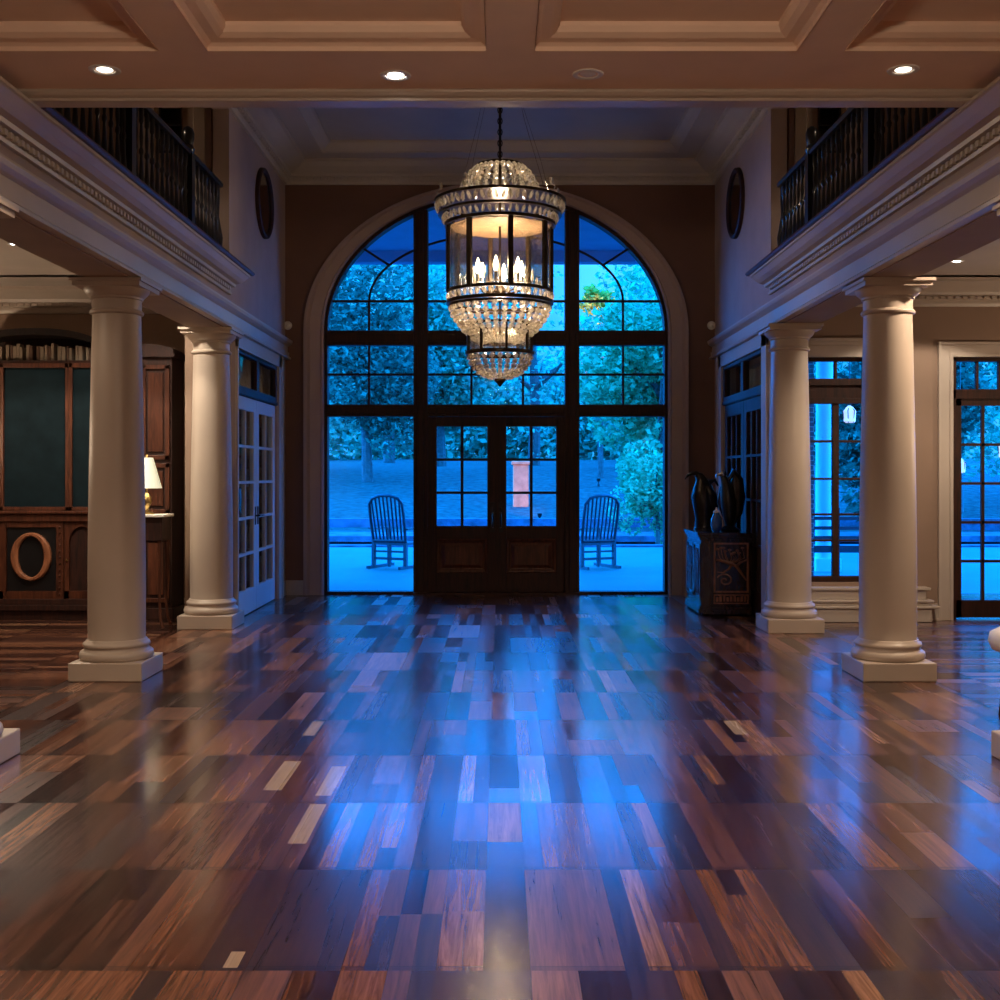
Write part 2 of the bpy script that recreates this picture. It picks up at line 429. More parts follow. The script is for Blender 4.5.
# beam edge fascia + wall above
mb = MB()
mb.prism([(6.04,3.53),(6.04,3.515),(6.06,3.50),(6.09,3.495),(6.11,3.483),(6.20,3.483),(6.20,3.53)], 'x', -2.66, 2.66)
mb.box(-2.66, 2.66, 6.085, 6.20, 3.480, 3.50)
mb.build('trim_1', M['trim'], smooth=False, kind='structure', bevel=.003)
mb = MB(); mb.box(-8, 8, 6.12, 6.20, 3.6, 5.75); mb.box(-2.75,2.75,6.12,6.2,3.53,3.6)
mb.build('wall_above_beam', M['wall2'], smooth=False, kind='structure')

# foyer tray ceiling with crown
def sweep_rect(mb, x0, x1, y0, y1, prof, open_near=True):
    """prof: list of (inset, z) swept round the inside of rectangle"""
    rows = []
    for d, z in prof:
        rows.append([(x0+d, y0+d, z), (x1-d, y0+d, z), (x1-d, y1-d, z), (x0+d, y1-d, z)])
    for i in range(len(rows)-1):
        for k in range(4):
            a, b_ = rows[i], rows[i+1]
            mb.add([a[k], a[(k+1) % 4], b_[(k+1) % 4], b_[k]], [(0,1,2,3)])
mb = MB()
sweep_rect(mb, -XW, XW, 6.2, YE, [(0,5.13),(.03,5.13),(.035,5.16),(.05,5.175),(.05,5.215),(.09,5.22),(.095,5.25),(.15,5.27),(.22,5.31),(.27,5.355),(.30,5.36),(.30,5.385),(.34,5.385)])
mb.build('trim_2', M['ceil_aisle'], smooth=False, kind='structure')
mb = MB(); x0 = -XW+.05; n = 62
for i in range(n): xx = -XW+.07+i*(2*XW-.14)/n; mb.box(xx, xx+.045, YE-.085, YE-.045, 5.178, 5.212)
n = 60
for s in (-1, 1):
    for i in range(n): yy = 8.6+i*.095; mb.box(s*(XW-.045), s*(XW-.085), yy, yy+.045, 5.178, 5.212)
mb.build('trim_dentils', M['ceil_aisle'], smooth=False, kind='structure')
mb = MB()
sweep_rect(mb, -XW, XW, 6.2, YE, [(.34,5.385),(.55,5.385),(.55,5.40),(.60,5.43),(.64,5.47),(.66,5.475),(.66,5.50)])
mb.add([(-XW+.66, 6.86, 5.50), (XW-.66, 6.86, 5.50), (XW-.66, YE-.66, 5.5), (-XW+.66, YE-.66, 5.5)], [(3,2,1,0)])
mb.build('ceiling_foyer', M['ceil_aisle'], smooth=False, kind='structure')

# entablature mouldings (both sides)
for s, i in ((-1, 3), (1, 4)):
    X = lambda d: s*(XW-d)
    mb = MB()
    low = [(0,2.945),(.07,2.945),(.075,2.965),(.05,2.985),(.05,3.03),(.035,3.035),(.035,3.10),(.06,3.115),(.085,3.135),(.095,3.16),(.095,3.175),(.03,3.185),(0,3.19)]
    mb.prism([(X(d), z) for d, z in low], 'y', -4, YE)
    mb.build('trim_%d' % i, M['trim'], smooth=False, kind='structure')
    mb = MB()
    up = [(0,3.285),(.03,3.285),(.035,3.305),(.02,3.315),(.02,3.355),(.07,3.36),(.075,3.385),(.12,3.395),(.16,3.42),(.20,3.455),(.215,3.46),(.215,3.478),(0,3.478)]
    mb.prism([(X(d), z) for d, z in up], 'y', -4, 11.40)
    mb.build('trim_%d' % (i+2), M['trim'], smooth=False, kind='structure')
    mb = MB()
    for k in range(110): y = 3.4+k*.072; mb.box(X(.02), X(.05), y, y+.036, 3.318, 3.352)
    mb.build('trim_%d' % (i+4), M['trim'], smooth=False, kind='structure')
    # dark wood floor edge of the balcony
    mb = MB(); mb.prism([(X(.0),3.479),(X(.235),3.479),(X(.25),3.495),(X(.245),3.512),(X(.225),3.52),(X(-.4),3.52),(X(-.4),3.479)], 'y', 6.21, 11.45)
    mb.build('trim_%d' % (i+6), M['rail_wood'], smooth=False, kind='structure')
MB().box(-XW-.34,-XW,-4,11.67,2.935,2.945).build('trim_13', M['aisle_wall'], smooth=False, kind='structure')
MB().box(XW,XW+.34,-4,11.5,2.935,2.945).build('trim_14', M['aisle_wall'], smooth=False, kind='structure')

# balcony halls
for s, nm in ((-1, 'left'), (1, 'right')):
    mb = MB(); mb.box(s*(XW+.40), s*5.4, 6.2, 11.55, 3.6, 3.62); mb.box(s*(XW+.0), s*(XW+.6), 6.2, 11.5, 3.44, 3.5)
    mb.build('floor_balcony_'+nm, M['rail_wood'], smooth=False, kind='structure')
    mb = MB(); mb.box(s*5.4, s*5.5, 6.2, 12, 3.5, 5.75)
    mb.box(s*(XW+.01), s*3.18, 11.5, 11.62, 3.5, 5.75); mb.box(s*3.42, s*5.4, 11.5, 11.62, 3.5, 5.75); mb.box(s*3.18, s*3.42, 11.5, 11.62, 3.5, 4.72)
    mb.build('wall_balcony_'+nm, M['aisle_wall'], smooth=False, kind='structure')
    mb = MB(); mb.box(s*(XW+.16), s*5.4, 6.2, 11.6, 5.3, 5.4)
    mb.build('ceiling_balcony_'+nm, M['ceil'], smooth=False, kind='structure')
    mb = MB()
    for a, b_, d in ((2.88,2.94,.03),(2.94,3.05,.05),(3.05,3.10,.08),(3.10,3.16,.04),(3.46,3.60,.05)):
        mb.box(s*a, s*b_, 11.5-d, 11.5, 3.5, 5.3)
    mb.build('trim_balcony_'+nm, M['trim'], smooth=False, kind='structure')
    w = struct_root('window_balcony_'+nm)
    mb = MB(); mb.box(s*3.18, s*3.20, 11.52, 11.58, 4.72, 5.3); mb.box(s*3.40, s*3.42, 11.52, 11.58, 4.72, 5.3)
    mb.box(s*3.2, s*3.4, 11.52, 11.58, 4.72, 4.75); mb.box(s*3.2, s*3.4, 11.53, 11.57, 5.0, 5.02)
    mb.build('window_frame', M['black'], w, smooth=False)
    MB().box(s*3.2, s*3.4, 11.545, 11.552, 4.75, 5.3).build('pane', M['glass'], w, smooth=False)

for s, nm in ((-1, 'left'), (1, 'right')):
    mb = MB(); mb.box(s*5.4, s*5.5, 11.6, 13.5, 3.5, 5.75); mb.box(s*2.85, s*5.4, 13.4, 13.5, 3.5, 5.75); mb.box(s*2.86, s*5.4, 11.62, 13.4, 3.61, 3.7)
    mb.build('wall_upper_room_'+nm, M['aisle_wall'], smooth=False, kind='structure')
# arch casing (entry)
def casing():
    mb = MB(); prof = [(0,0),(0,.03),(.10,.045),(.16,.03),(.70,.035),(.76,.055),(.84,.07),(1,.07),(1,0)]
    ai, bi, ao, bo = 2.155, 1.715, 2.40, 1.835
    path = []
    for z in (0, ZS*.5): path.append(((AC+ai, z), (AC+ao, z)))
    n = 56
    for i in range(n+1):
        t = PI*i/n
        path.append(((AC+ai*math.cos(t), ZS+bi*math.sin(t)), (AC+ao*math.cos(t), ZS+bo*math.sin(t))))
    for z in (ZS*.5, 0): path.append(((AC-ai, z), (AC-ao, z)))
    v = []; f = []; k = len(prof)
    for (pi, po) in path:
        for t, d in prof:
            v.append((pi[0]+(po[0]-pi[0])*t, YE-d, pi[1]+(po[1]-pi[1])*t))
    for i in range(len(path)-1):
        for j in range(k-1):
            f.append((i*k+j, i*k+j+1, (i+1)*k+j+1, (i+1)*k+j))
    mb.add(v, f)
    return mb.build('trim_15', M['casing'], kind='structure', ang=25)
casing()
# baseboards
mb = MB()
def bb(mb, x0, x1, y, d=.03, h=.18):
    mb.box(x0, x1, y-d, y, 0, h-.04); mb.box(x0, x1, y-d*.6, y, h-.04, h); mb.box(x0, x1, y-d*1.3, y, 0, .02)
bb(mb, -XW, AC-2.41, YE); bb(mb, AC+2.41, XW, YE)
mb.build('baseboard_entry', M['trim'], smooth=False, kind='structure')
mb = MB(); bb(mb, 2.85, 4.55, 11.9, .035, .17)
mb.build('baseboard_right', M['trim'], smooth=False, kind='structure')
mb = MB(); bb(mb, -8, -3.2, 12.4, .035, .17); bb(mb, -3.2, -2.85, 11.68, .03, .17)
mb.build('baseboard_left', M['trim'], smooth=False, kind='structure')
# crowns of the aisles
for s, Y, nm in ((-1, 12.4, 'crown_left'), (1, 11.9, 'crown_right')):
    mb = MB(); pr = [(0,3.24),(.02,3.24),(.03,3.27),(.03,3.30),(.06,3.31),(.06,3.345),(.10,3.35),(.11,3.38),(.17,3.43),(.21,3.47),(.21,3.5),(0,3.5)]
    xa, xb = (-8, -3.03) if s < 0 else (3.03, 8)
    mb.prism([(Y-d, z) for d, z in pr], 'x', xa, xb)
    k = int((xb-xa)/.075)
    for i in range(k): mb.box(xa+i*.075, xa+i*.075+.04, Y-.085, Y-.055, 3.312, 3.34)
    mb.build('trim_'+nm, M['trim'], smooth=False, kind='structure')

# ------------------------------------------------------------------ entry window and door
def frame_piece(mb, x0, x1, z0, z1, y0=YE+.06, y1=YE+.16): mb.box(x0, x1, y0, y1, z0, z1)
W = struct_root('window_1', (0,0,0), 'large dark wood arched entry window with sidelights and transoms', 'window')
A, B = 2.15, 1.71
# perimeter frame
mb = MB(); v = []; f = []; path = []
for z in (0, ZS): path.append(((AC+A-.035, z), (AC+A, z)))
n = 48
for i in range(1, n):
    t = PI*i/n; path.append(((AC+(A-.035)*math.cos(t), ZS+(B-.04)*math.sin(t)), (AC+A*math.cos(t), ZS+B*math.sin(t))))
for z in (ZS, 0): path.append(((AC-A+.035, z), (AC-A, z)))
for pi, po in path:
    for p, y in ((pi, YE+.02), (po, YE+.02), (po, YE+.2), (pi, YE+.2)): v.append((p[0], y, p[1]))
for i in range(len(path)-1):
    for j in range(4):
        j2 = (j+1) % 4; f.append((i*4+j, i*4+j2, (i+1)*4+j2, (i+1)*4+j))
mb.add(v, f); mb.build('arched_frame', M['mahog'], W, ang=25)
for x0, x1 in ((-1.085, -.905), (.815, .995)):
    zt = ZS + B*math.sqrt(1-((abs((x0+x1)/2-AC))/A)**2) - .03
    mb = MB(); mb.box(x0, x1, YE+.0, YE+.2, 0, zt); mb.box(x0+.05, x1-.05, YE-.02, YE, 0, zt-.02)
    mb.build('mullion_post', M['mahog'], W, smooth=False, bevel=.006)
for z0, z1 in ((2.235, 2.385), (3.13, 3.315)):
    mb = MB(); mb.box(AC-A+.03, -1.085, YE+.03, YE+.18, z0, z1); mb.box(-.905, .815, YE+.03, YE+.18, z0, z1); mb.box(.995, AC+A-.03, YE+.03, YE+.18, z0, z1)
    mb.box(AC-A+.05, -1.085, YE+.01, YE+.03, z0+.04, z1-.04); mb.box(-.905, .815, YE+.01, YE+.03, z0+.04, z1-.04); mb.box(.995, AC+A-.05, YE+.01, YE+.03, z0+.04, z1-.04)
    mb.build('transom_bar', M['mahog'], W, smooth=False, bevel=.004)
mb = MB(); mb.box(AC-A, -1.085, YE+.03, YE+.2, 0, .035); mb.box(.995, AC+A, YE+.03, YE+.2, 0, .035); mb.box(-1.085,.995,YE-.05,YE+.25,0,.03)
mb.build('sill', M['mahog'], W, smooth=False)
# muntins
def arcz(dx, a, b_, z0): return z0 + b_*math.sqrt(max(0, 1-(dx/a)**2))
mb = MB(); t = .014
def vm(x, z0, z1): mb.box(x-t, x+t, YE+.08, YE+.12, z0, z1)
def hm(z, x0, x1): mb.box(x0, x1, YE+.08, YE+.12, z-t, z+t)
L0, L1, R0, R1 = AC-A+.03, -1.085, .995, AC+A-.03
for xm in (-1.65, 1.55):
    vm(xm, 2.385, 3.13); vm(xm, 3.315, 3.69)
for a_, b_ in ((L0, L1), (R0, R1)): hm(2.765, a_, b_)
hm(3.69, L0+.05, L1); hm(3.69, R0, R1-.05); hm(3.69, -.905, .815)
for xm in (-.36, .29): vm(xm, 2.385, 3.13); vm(xm, 3.315, 3.69)
hm(2.765, -.905, .815)
pts = []
for i in range(41):
    th = PI*i/40; pts.append((AC+1.6*math.cos(th), YE+.10, 3.69+.842*math.sin(th)))
mb.tube(pts, .016, 6)
for sgn in (-1, 1):
    mb.tube([(AC+sgn*1.68, YE+.10, 4.36), (AC+sgn*1.34, YE+.10, 4.14)], .016, 6)
mb.tube([(AC-.45, YE+.1, 4.48),(AC-.62, YE+.1, 4.92)], .016, 6); mb.tube([(AC+.45, YE+.1, 4.48),(AC+.62, YE+.1, 4.92)], .016, 6)
mb.build('muntins', M['mahog'], W, smooth=False)
# panes
for x0, x1, z0, z1 in ((L0, L1, .035, 2.235), (R0, R1, .035, 2.235), (L0, L1, 2.385, 3.13), (R0, R1, 2.385, 3.13), (-.905, .815, 2.385, 3.13)):
    MB().box(x0, x1, YE+.097, YE+.103, z0, z1).build('pane', M['glass'], W, smooth=False)
def arch_pane(x0, x1):
    n = 14; pts = [(x0, ZS), (x1, ZS)]
    for i in range(n+1):
        x = x1+(x0-x1)*i/n; pts.append((x, arcz(x-AC, A-.04, B-.04, ZS)))
    MB().prism(pts, 'y', YE+.097, YE+.103).build('pane', M['glass'], W, smooth=False)
arch_pane(L0+.03, L1); arch_pane(-.905, .815); arch_pane(R0, R1-.03)

def entry_leaf(name, x0, x1, hs):
    D = struct_root(name, (0,0,0))
    y0, y1 = YE+.05, YE+.10
    st = .115; z0, z1 = .04, 2.232
    gx0, gx1, gz0, gz1 = x0+st, x1-st, .86, 2.11
    mb = MB()
    mb.box(x0, gx0, y0, y1, z0, z1); mb.box(gx1, x1, y0, y1, z0, z1); mb.box(gx0, gx1, y0, y1, gz1, z1)
    mb.box(gx0, gx1, y0, y1, .70, gz0); mb.box(gx0, gx1, y0, y1, z0, .27); mb.box(gx0, gx1, y0+.02, y1, .27, .70)
    mb.build('door_frame', M['mahog'], D, smooth=False, bevel=.004)
    mb = MB(); rect = (gx0+.0, gx1, .27, .70)
    prev = None
    for d, y in ((.0, y0+.0), (.012, y0-.012), (.03, y0-.008), (.045, y0+.014), (.06, y0+.016), (.10, y0-.006), (.105, y0-.008)):
        c = [(rect[0]+d, y, rect[2]+d), (rect[1]-d, y, rect[2]+d), (rect[1]-d, y, rect[3]-d), (rect[0]+d, y, rect[3]-d)]
        if prev:
            for k in range(4): mb.add([prev[k], prev[(k+1)%4], c[(k+1)%4], c[k]], [(0,1,2,3)])
        prev = c
    mb.add(prev, [(0,1,2,3)])
    mb.build('raised_panel', M['mahog2'], D, smooth=False)
    mb = MB(); xm = (gx0+gx1)/2
    mb.box(xm-.018, xm+.018, y0, y1, gz0, gz1)
    for k in (1, 2): z = gz0+(gz1-gz0)*k/3; mb.box(gx0, gx1, y0+.002, y1, z-.016, z+.016)
    mb.build('muntins', M['mahog'], D, smooth=False)
    MB().box(gx0, gx1, y0+.022, y0+.028, gz0, gz1).build('pane', M['glass'], D, smooth=False)
    hx = x1-.045 if hs > 0 else x0+.045
    mb = MB(); mb.box(hx-.032, hx+.032, y0-.012, y0, .78, 1.16)
    mb.tube([(hx, y0-.01, 1.02), (hx, y0-.06, 1.03), (hx, y0-.075, .98), (hx, y0-.07, .90), (hx, y0-.045, .85), (hx, y0-.01, .845)], .011, 8)
    mb.lathe([(.016,0),(.018,.006),(.012,.012)], 14, 0, 0, Matrix.Translation((hx, y0-.01, 1.08)) @ Matrix.Rotation(PI/2, 4, 'X'))
    mb.build('handle', M['bronze'], D)
entry_leaf('door_1', -.91, -.045, 1); entry_leaf('door_2', -.035, .82, -1)

MB().box(-.065, -.015, YE+.035, YE+.052, .03, 2.23).build('astragal', M['mahog'], W, smooth=False)
MB().box(-.905,.815,YE+.06,YE+.1,.0,.045).build('threshold', M['mahog'], W, smooth=False)
# ------------------------------------------------------------------ side French doors
def side_leaf(name, s, ya, yb, mat, label=None, rows=5, handle_at=None, cols=2):
    D = struct_root(name, (0,0,0), label, 'door' if label else None)
    x0, x1 = s*(XW+.02), s*(XW+.065); z0, z1 = .01, 2.33
    st = .13; gz0, gz1 = .27, 2.19
    mb = MB(); mb.box(x0, x1, ya, ya+st, z0, z1); mb.box(x0, x1, yb-st, yb, z0, z1); mb.box(x0, x1, ya+st, yb-st, z0, gz0); mb.box(x0, x1, ya+st, yb-st, gz1, z1)
    mb.build('door_frame', mat, D, smooth=False, bevel=.004)
    mb = MB()
    for k in range(1, rows): z = gz0+(gz1-gz0)*k/rows; mb.box(x0, x1, ya+st, yb-st, z-.014, z+.014)
    for k in range(1, cols): y = ya+st+(yb-ya-2*st)*k/cols; mb.box(x0, x1, y-.014, y+.014, gz0, gz1)
    mb.build('muntins', mat, D, smooth=False)
    xm = (x0+x1)/2
    MB().box(xm-.003, xm+.003, ya+st, yb-st, gz0, gz1).build('pane', M['glass'], D, smooth=False)
    if handle_at:
        mb = MB(); xi = s*(XW+.02)
        mb.box(xi, xi-s*.008, handle_at-.02, handle_at+.02, .95, 1.15)
        mb.tube([(xi, handle_at, 1.05), (xi-s*.05, handle_at, 1.05), (xi-s*.052, handle_at+.09, 1.05)], .009, 8)
        mb.build('handle', M['bronze'], D)
side_leaf('door_3', -1, 11.74, 12.79, M['white'], handle_at=12.73)
side_leaf('door_4', -1, 12.80, 13.85, M['white'], handle_at=12.86)
side_leaf('door_5', 1, 11.74, 12.79, M['mahog'], cols=3, rows=4)
side_leaf('door_6', 1, 12.80, 13.85, M['mahog'], cols=3, rows=4)
for s, nm in ((-1, 'window_2'), (1, 'window_3')):
    w = struct_root(nm); x0, x1 = s*(XW+.0), s*(XW+.07)
    mb = MB(); mb.box(x0, x1, 11.72, 13.87, 2.33, 2.43); mb.box(x0, x1, 11.72, 13.87, 2.76, 2.80)
    for y in (11.72, 12.73, 13.80): mb.box(x0, x1, y, y+(.13 if y > 12 and y < 13 else .07), 2.43, 2.76)
    mb.box(x0-s*.012, x0, 11.72, 13.87, 2.34, 2.375)
    mb.build('window_frame', M['mahog'], w, smooth=False, bevel=.004)
    xm = (x0+x1)/2; MB().box(xm-.003, xm+.003, 11.79, 13.8, 2.43, 2.76).build('pane', M['glass'], w, smooth=False)
    # casing
    mb = MB(); ys = 11.68 if s < 0 else 11.51
    mb.box(s*XW, s*(XW-.03), ys, 11.72, 0, 2.945); mb.box(s*XW, s*(XW-.03), 13.87, 14.05, 0, 2.945); mb.box(s*XW, s*(XW-.045), 14.02, 14.06, 0, 2.945)
    mb.box(s*XW, s*(XW-.03), ys, 14.05, 2.80, 2.945); mb.box(s*XW, s*(XW-.02), 14.06, YE, 0, .18)
    mb.build('trim_%d' % (16 if s < 0 else 17), M['trim'], smooth=False, kind='structure', bevel=.003)
# vertical blind behind right door
bl = thing('vertical_blind', 'cream vertical slat blind behind the dark glazed side door', 'blind', (2.93, 12.8, 0))
MB().box(-.03, .03, -1.04, 1.04, 2.72, 2.76).build('head_rail', M['bronze'], bl, smooth=False)
random.seed(3)
for k in range(15):
    if k in (4, 9): continue
    y = -.98+k*.14; a = .9
    mb = MB(); mb.box(-.004, .004, -.055, .055, .12, 2.72, Matrix.Translation((0, y, 0)) @ Matrix.Rotation(a, 4, 'Z'))
    mb.build('slat', M['cream_fabric'], bl, smooth=False)

# ------------------------------------------------------------------ right aisle window + door
def sash(name, x0, x1, z0, z1, cols, rows, Y=11.93):
    pass
w = struct_root('window_4')
x0, x1 = 3.17, 3.80; Y0, Y1 = 11.94, 12.0
mb = MB()
mb.box(x0, x0+.03, Y0, Y1, .39, 2.70); mb.box(x1-.03, x1, Y0, Y1, .39, 2.70); mb.box(x0, x1, Y0, Y1, .39, .45); mb.box(x0, x1, Y0, Y1, 2.68, 2.72)
mb.box(x0, x1, Y0-.02, Y1, 2.24, 2.30); mb.box(x0,x1,Y0-.02,Y1,2.43,2.50); mb.box(x0, x1, Y0+.01, Y1, 2.30, 2.43)
mb.box(3.455, 3.52, Y0, Y1, .45, 2.24); mb.box(3.475, 3.50, Y0, Y1, 2.50, 2.68)
for z in (.82, 1.09, 1.46, 1.85): mb.box(x0, x1, Y0+.01, Y1, z-.012, z+.012)
mb.build('window_frame', M['mahog'], w, smooth=False, bevel=.003)
MB().box(x0, x1, Y0+.027, Y0+.033, .45, 2.68).build('pane', M['glass'], w, smooth=False)
mb = MB()
mb.box(3.07, 3.17, 11.87, 11.9, .39, 2.90); mb.box(3.80, 3.90, 11.87, 11.9, .39, 2.90); mb.box(3.17, 3.80, 11.87, 11.9, 2.72, 2.84)
mb.box(3.05, 3.92, 11.85, 11.9, 2.84, 2.88); mb.box(3.03, 3.94, 11.83, 11.9, 2.88, 2.91)
mb.build('trim_18', M['trim'], smooth=False, kind='structure', bevel=.003)
ws = MB(); ws.box(3.0, 4.40, 11.70, 11.865, .0, .14); ws.box(3.0, 4.48, 11.68, 11.865, .14, .165)
ws.box(3.0, 4.40, 11.72, 11.865, .165, .20); ws.box(3.0, 4.42, 11.70, 11.865, .20, .225); ws.box(3.0, 4.36, 11.76, 11.865, .225, .32); ws.box(3.0, 4.40, 11.735, 11.9, .32, .35)
tag(ws.build('window_seat', M['trim'], smooth=False, bevel=.006), 'cream stepped panelled window seat below the right aisle window', 'window seat')
# patio door
d = struct_root('door_7', label='dark framed glazed patio door at the right edge', cat='door')
mb = MB(); mb.box(4.68, 4.73, 11.92, 12.04, 0, 2.72); mb.box(6.35, 6.40, 11.92, 12.04, 0, 2.72); mb.box(4.68, 6.4, 11.92, 12.04, 2.68, 2.72); mb.box(4.68, 6.4, 11.92, 12.04, 2.29, 2.39)
for k in range(1, 7):
    xx = 4.73+k*.232; mb.box(xx-.012, xx+.012, 11.95, 12.0, 2.39, 2.68)
mb.build('door_surround', M['mahog'], d, smooth=False, bevel=.003)
for x0 in (4.73, 5.545):
    x1 = x0+.805
    mb = MB(); mb.box(x0, x0+.06, 11.94, 11.99, .02, 2.29); mb.box(x1-.06, x1, 11.94, 11.99, .02, 2.29); mb.box(x0, x1, 11.94, 11.99, .02, .20); mb.box(x0, x1, 11.94, 11.99, 2.22, 2.29)
    for k in (1, 2): xx = x0+.06+k*(x1-x0-.12)/3; mb.box(xx-.014, xx+.014, 11.945, 11.985, .2, 2.22)
    for k in (1, 2, 3, 4): z = .2+k*.404; mb.box(x0, x1, 11.945, 11.985, z-.014, z+.014)
    mb.build('leaf_frame', M['mahog'], d, smooth=False)
MB().box(4.74, 6.34, 11.965, 11.97, .1, 2.7).build('pane', M['glass'], d, smooth=False)
mb = MB()
def cas(mb, x0, x1, z1, y, w=.155):
    for a, b_, dd in ((0, .03, .045), (.03, .12, .025), (.12, w, .035)):
        mb.box(x0-w+a, x0-w+b_, y-dd, y, 0, z1+w-a); mb.box(x1+w-b_, x1+w-a, y-dd, y, 0, z1+w-a)
        mb.box(x0-w+b_, x1+w-b_, y-dd, y, z1+w-b_, z1+w-a)
cas(mb, 4.68, 6.4, 2.72, 11.9)
mb.build('trim_19', M['trim'], smooth=False, kind='structure', bevel=.003)

# ------------------------------------------------------------------ columns
def make_column(label, loc):
    c = thing('column', label, 'column', loc, group='cream columns along the foyer', kind='thing')
    h = .268
    MB().box(-h, h, -h, h, 0, .135).build('plinth', M['column'], c, smooth=False, bevel=.008)
    MB().lathe([(.255,.135),(.262,.145),(.268,.165),(.262,.19),(.250,.20),(.240,.203),(.232,.215),(.232,.228),(.240,.232),(.243,.245),(.238,.258),(.225,.262),(.220,.275),(.21,.285)], 48).build('base', M['column'], c, ang=60)
    pr = [(.213,.27)]
    for i in range(25):
        t = i/24; z = .29+(2.70-.29)*t
        pr.append((.207-.033*max(0, (t-.2)/.8)**1.4, z))
    MB().lathe(pr, 56).build('shaft', M['column'], c, ang=60)
    cap = MB().lathe([(.176,2.69),(.192,2.698),(.196,2.71),(.19,2.722),(.178,2.73),(.178,2.80),(.19,2.806),(.192,2.82),(.205,2.83),(.225,2.85),(.236,2.872),(.238,2.88),(.2,2.884)], 48)
    cap.box(-.245, .245, -.245, .245, 2.88, 2.915); cap.box(-.262, .262, -.262, .262, 2.913, 2.935)
    cap.build('capital', M['column'], c, ang=40)
    return c
c0 = make_column('cream column in front of the bookcase wall, second in left row', (-2.865, 8.60, 0))
dup(c0, (-2.86, 11.40, 0), label='cream column beside the white French doors at far left')
dup(c0, (2.90, 8.60, 0), label='cream column to the right of the aisle window, middle of right row')
dup(c0, (2.80, 11.13, 0), label='cream column beside the carved chest at far right')
dup(c0, (-2.855, 5.94, 0), label='nearest left column, only its plinth corner showing at left edge')
dup(c0, (2.895, 5.89, 0), label='nearest right column, only its plinth corner showing at right edge')

# ------------------------------------------------------------------ balustrades
def balustrade(s, label):
    xr = 2.76
    r = thing('balustrade', label, 'railing', (s*xr, 6.3, 3.52))
    H = .83; Ln = 4.92
    MB().prism([(-.04,H-.03),(.04,H-.03),(.045,H),(.03,H+.025),(-.03,H+.025),(-.045,H)], 'y', 0, Ln+.06).build('handrail', M['black'], r, smooth=False)
    MB().box(-.03, .03, 0, Ln, .0, .03).build('bottom_rail', M['black'], r, smooth=False)
    first = None
    newels = [2.22, 3.87]
    n = 36
    for k in range(n):
        y = .07+k*(Ln-.1)/(n-1)
        if any(abs(y-q) < .08 for q in newels): continue
        if not first:
            first = MB().lathe([(.019,.03),(.019,.14),(.011,.16),(.021,.19),(.024,.24),(.016,.34),(.011,.44),(.019,.46),(.019,.48),(.011,.50),(.016,.58),(.011,.68),(.019,.70),(.019,.80)], 10).build('baluster', M['black'], r)
            o = first
        else: o = first.copy(); COL.objects.link(o)
        o.location = (0, y, 0)
    for y in newels:
        mb = MB(); mb.box(-.05, .05, y-.05, y+.05, 0, .82)
        mb.lathe([(.05,.82),(.06,.86),(.05,.88),(.04,.90),(.055,.95),(.058,1.0),(.045,1.04),(.02,1.06)], 16, 0, y)
        mb.build('newel_post', M['black'], r)
    pts = [(0, Ln+.03+.03*math.sin(t*.5), .0+t*.1) for t in range(8)]
    MB().tube([(0, Ln+.0, .03), (0, Ln+.03, .15), (0, Ln+.05, .3), (0, Ln+.02, .42), (0, Ln-.01, .5), (0, Ln, .65), (0, Ln+.02, .8)], [.04,.035,.045,.03,.022,.025,.02], 10).build('end_scroll', M['black'], r)
balustrade(-1, 'black turned-baluster railing on the left balcony')
balustrade(1, 'black turned-baluster railing on the right balcony')

# ------------------------------------------------------------------ oval mirrors, sensors
def oval(s, label):
    o = thing('round_mirror', label, 'mirror', (s*(XW-.02), 13.05, 4.58))
    mb = MB(); R = Matrix.Rotation(PI/2, 4, 'Y')
    mb2 = MB(); pr = [(.36,-.018),(.37,.015),(.395,.03),(.42,.02),(.425,-.018)]
    n = 48; v = []; f = []
    for k in range(n):
        a = 2*PI*k/n
        for r_, d in pr: v.append((-s*d, r_*math.cos(a), r_*.93*math.sin(a)))
    for k in range(n):
        for j in range(len(pr)-1):
            k2 = (k+1) % n; f.append((k*5+j, k*5+j+1, k2*5+j+1, k2*5+j))
    mb2.add(v, f).build('mirror_frame', M['mahog'], o)
    v = [(0, .365*math.cos(2*PI*k/n), .34*math.sin(2*PI*k/n)) for k in range(n)] + [(s*.015, .365*math.cos(2*PI*k/n), .34*math.sin(2*PI*k/n)) for k in range(n)]
    f = [tuple(range(n)), tuple(range(n, 2*n))[::-1]] + [(k, (k+1) % n, n+(k+1) % n, n+k) for k in range(n)]
    MB().add(v, f).build('mirror_glass', M['mirror'], o)
oval(-1, 'round dark-framed wall mirror high on the left foyer wall')
oval(1, 'round dark-framed wall mirror high on the right foyer wall')
for x, y, lab in ((-2.655, 14.385, 'small round white sensor left of the arched window'), (2.645, 14.385, 'small round white sensor right of the arched window')):
    o = MB().ball((0, 0, 0), (.055, .035, .055)).ball((0, -.03, -.005), (.02, .02, .02)).build('wall_sensor', M['sensor'])
    o.location = (x, y, 3.37); tag(o, lab, 'sensor', 'foyer wall sensors')

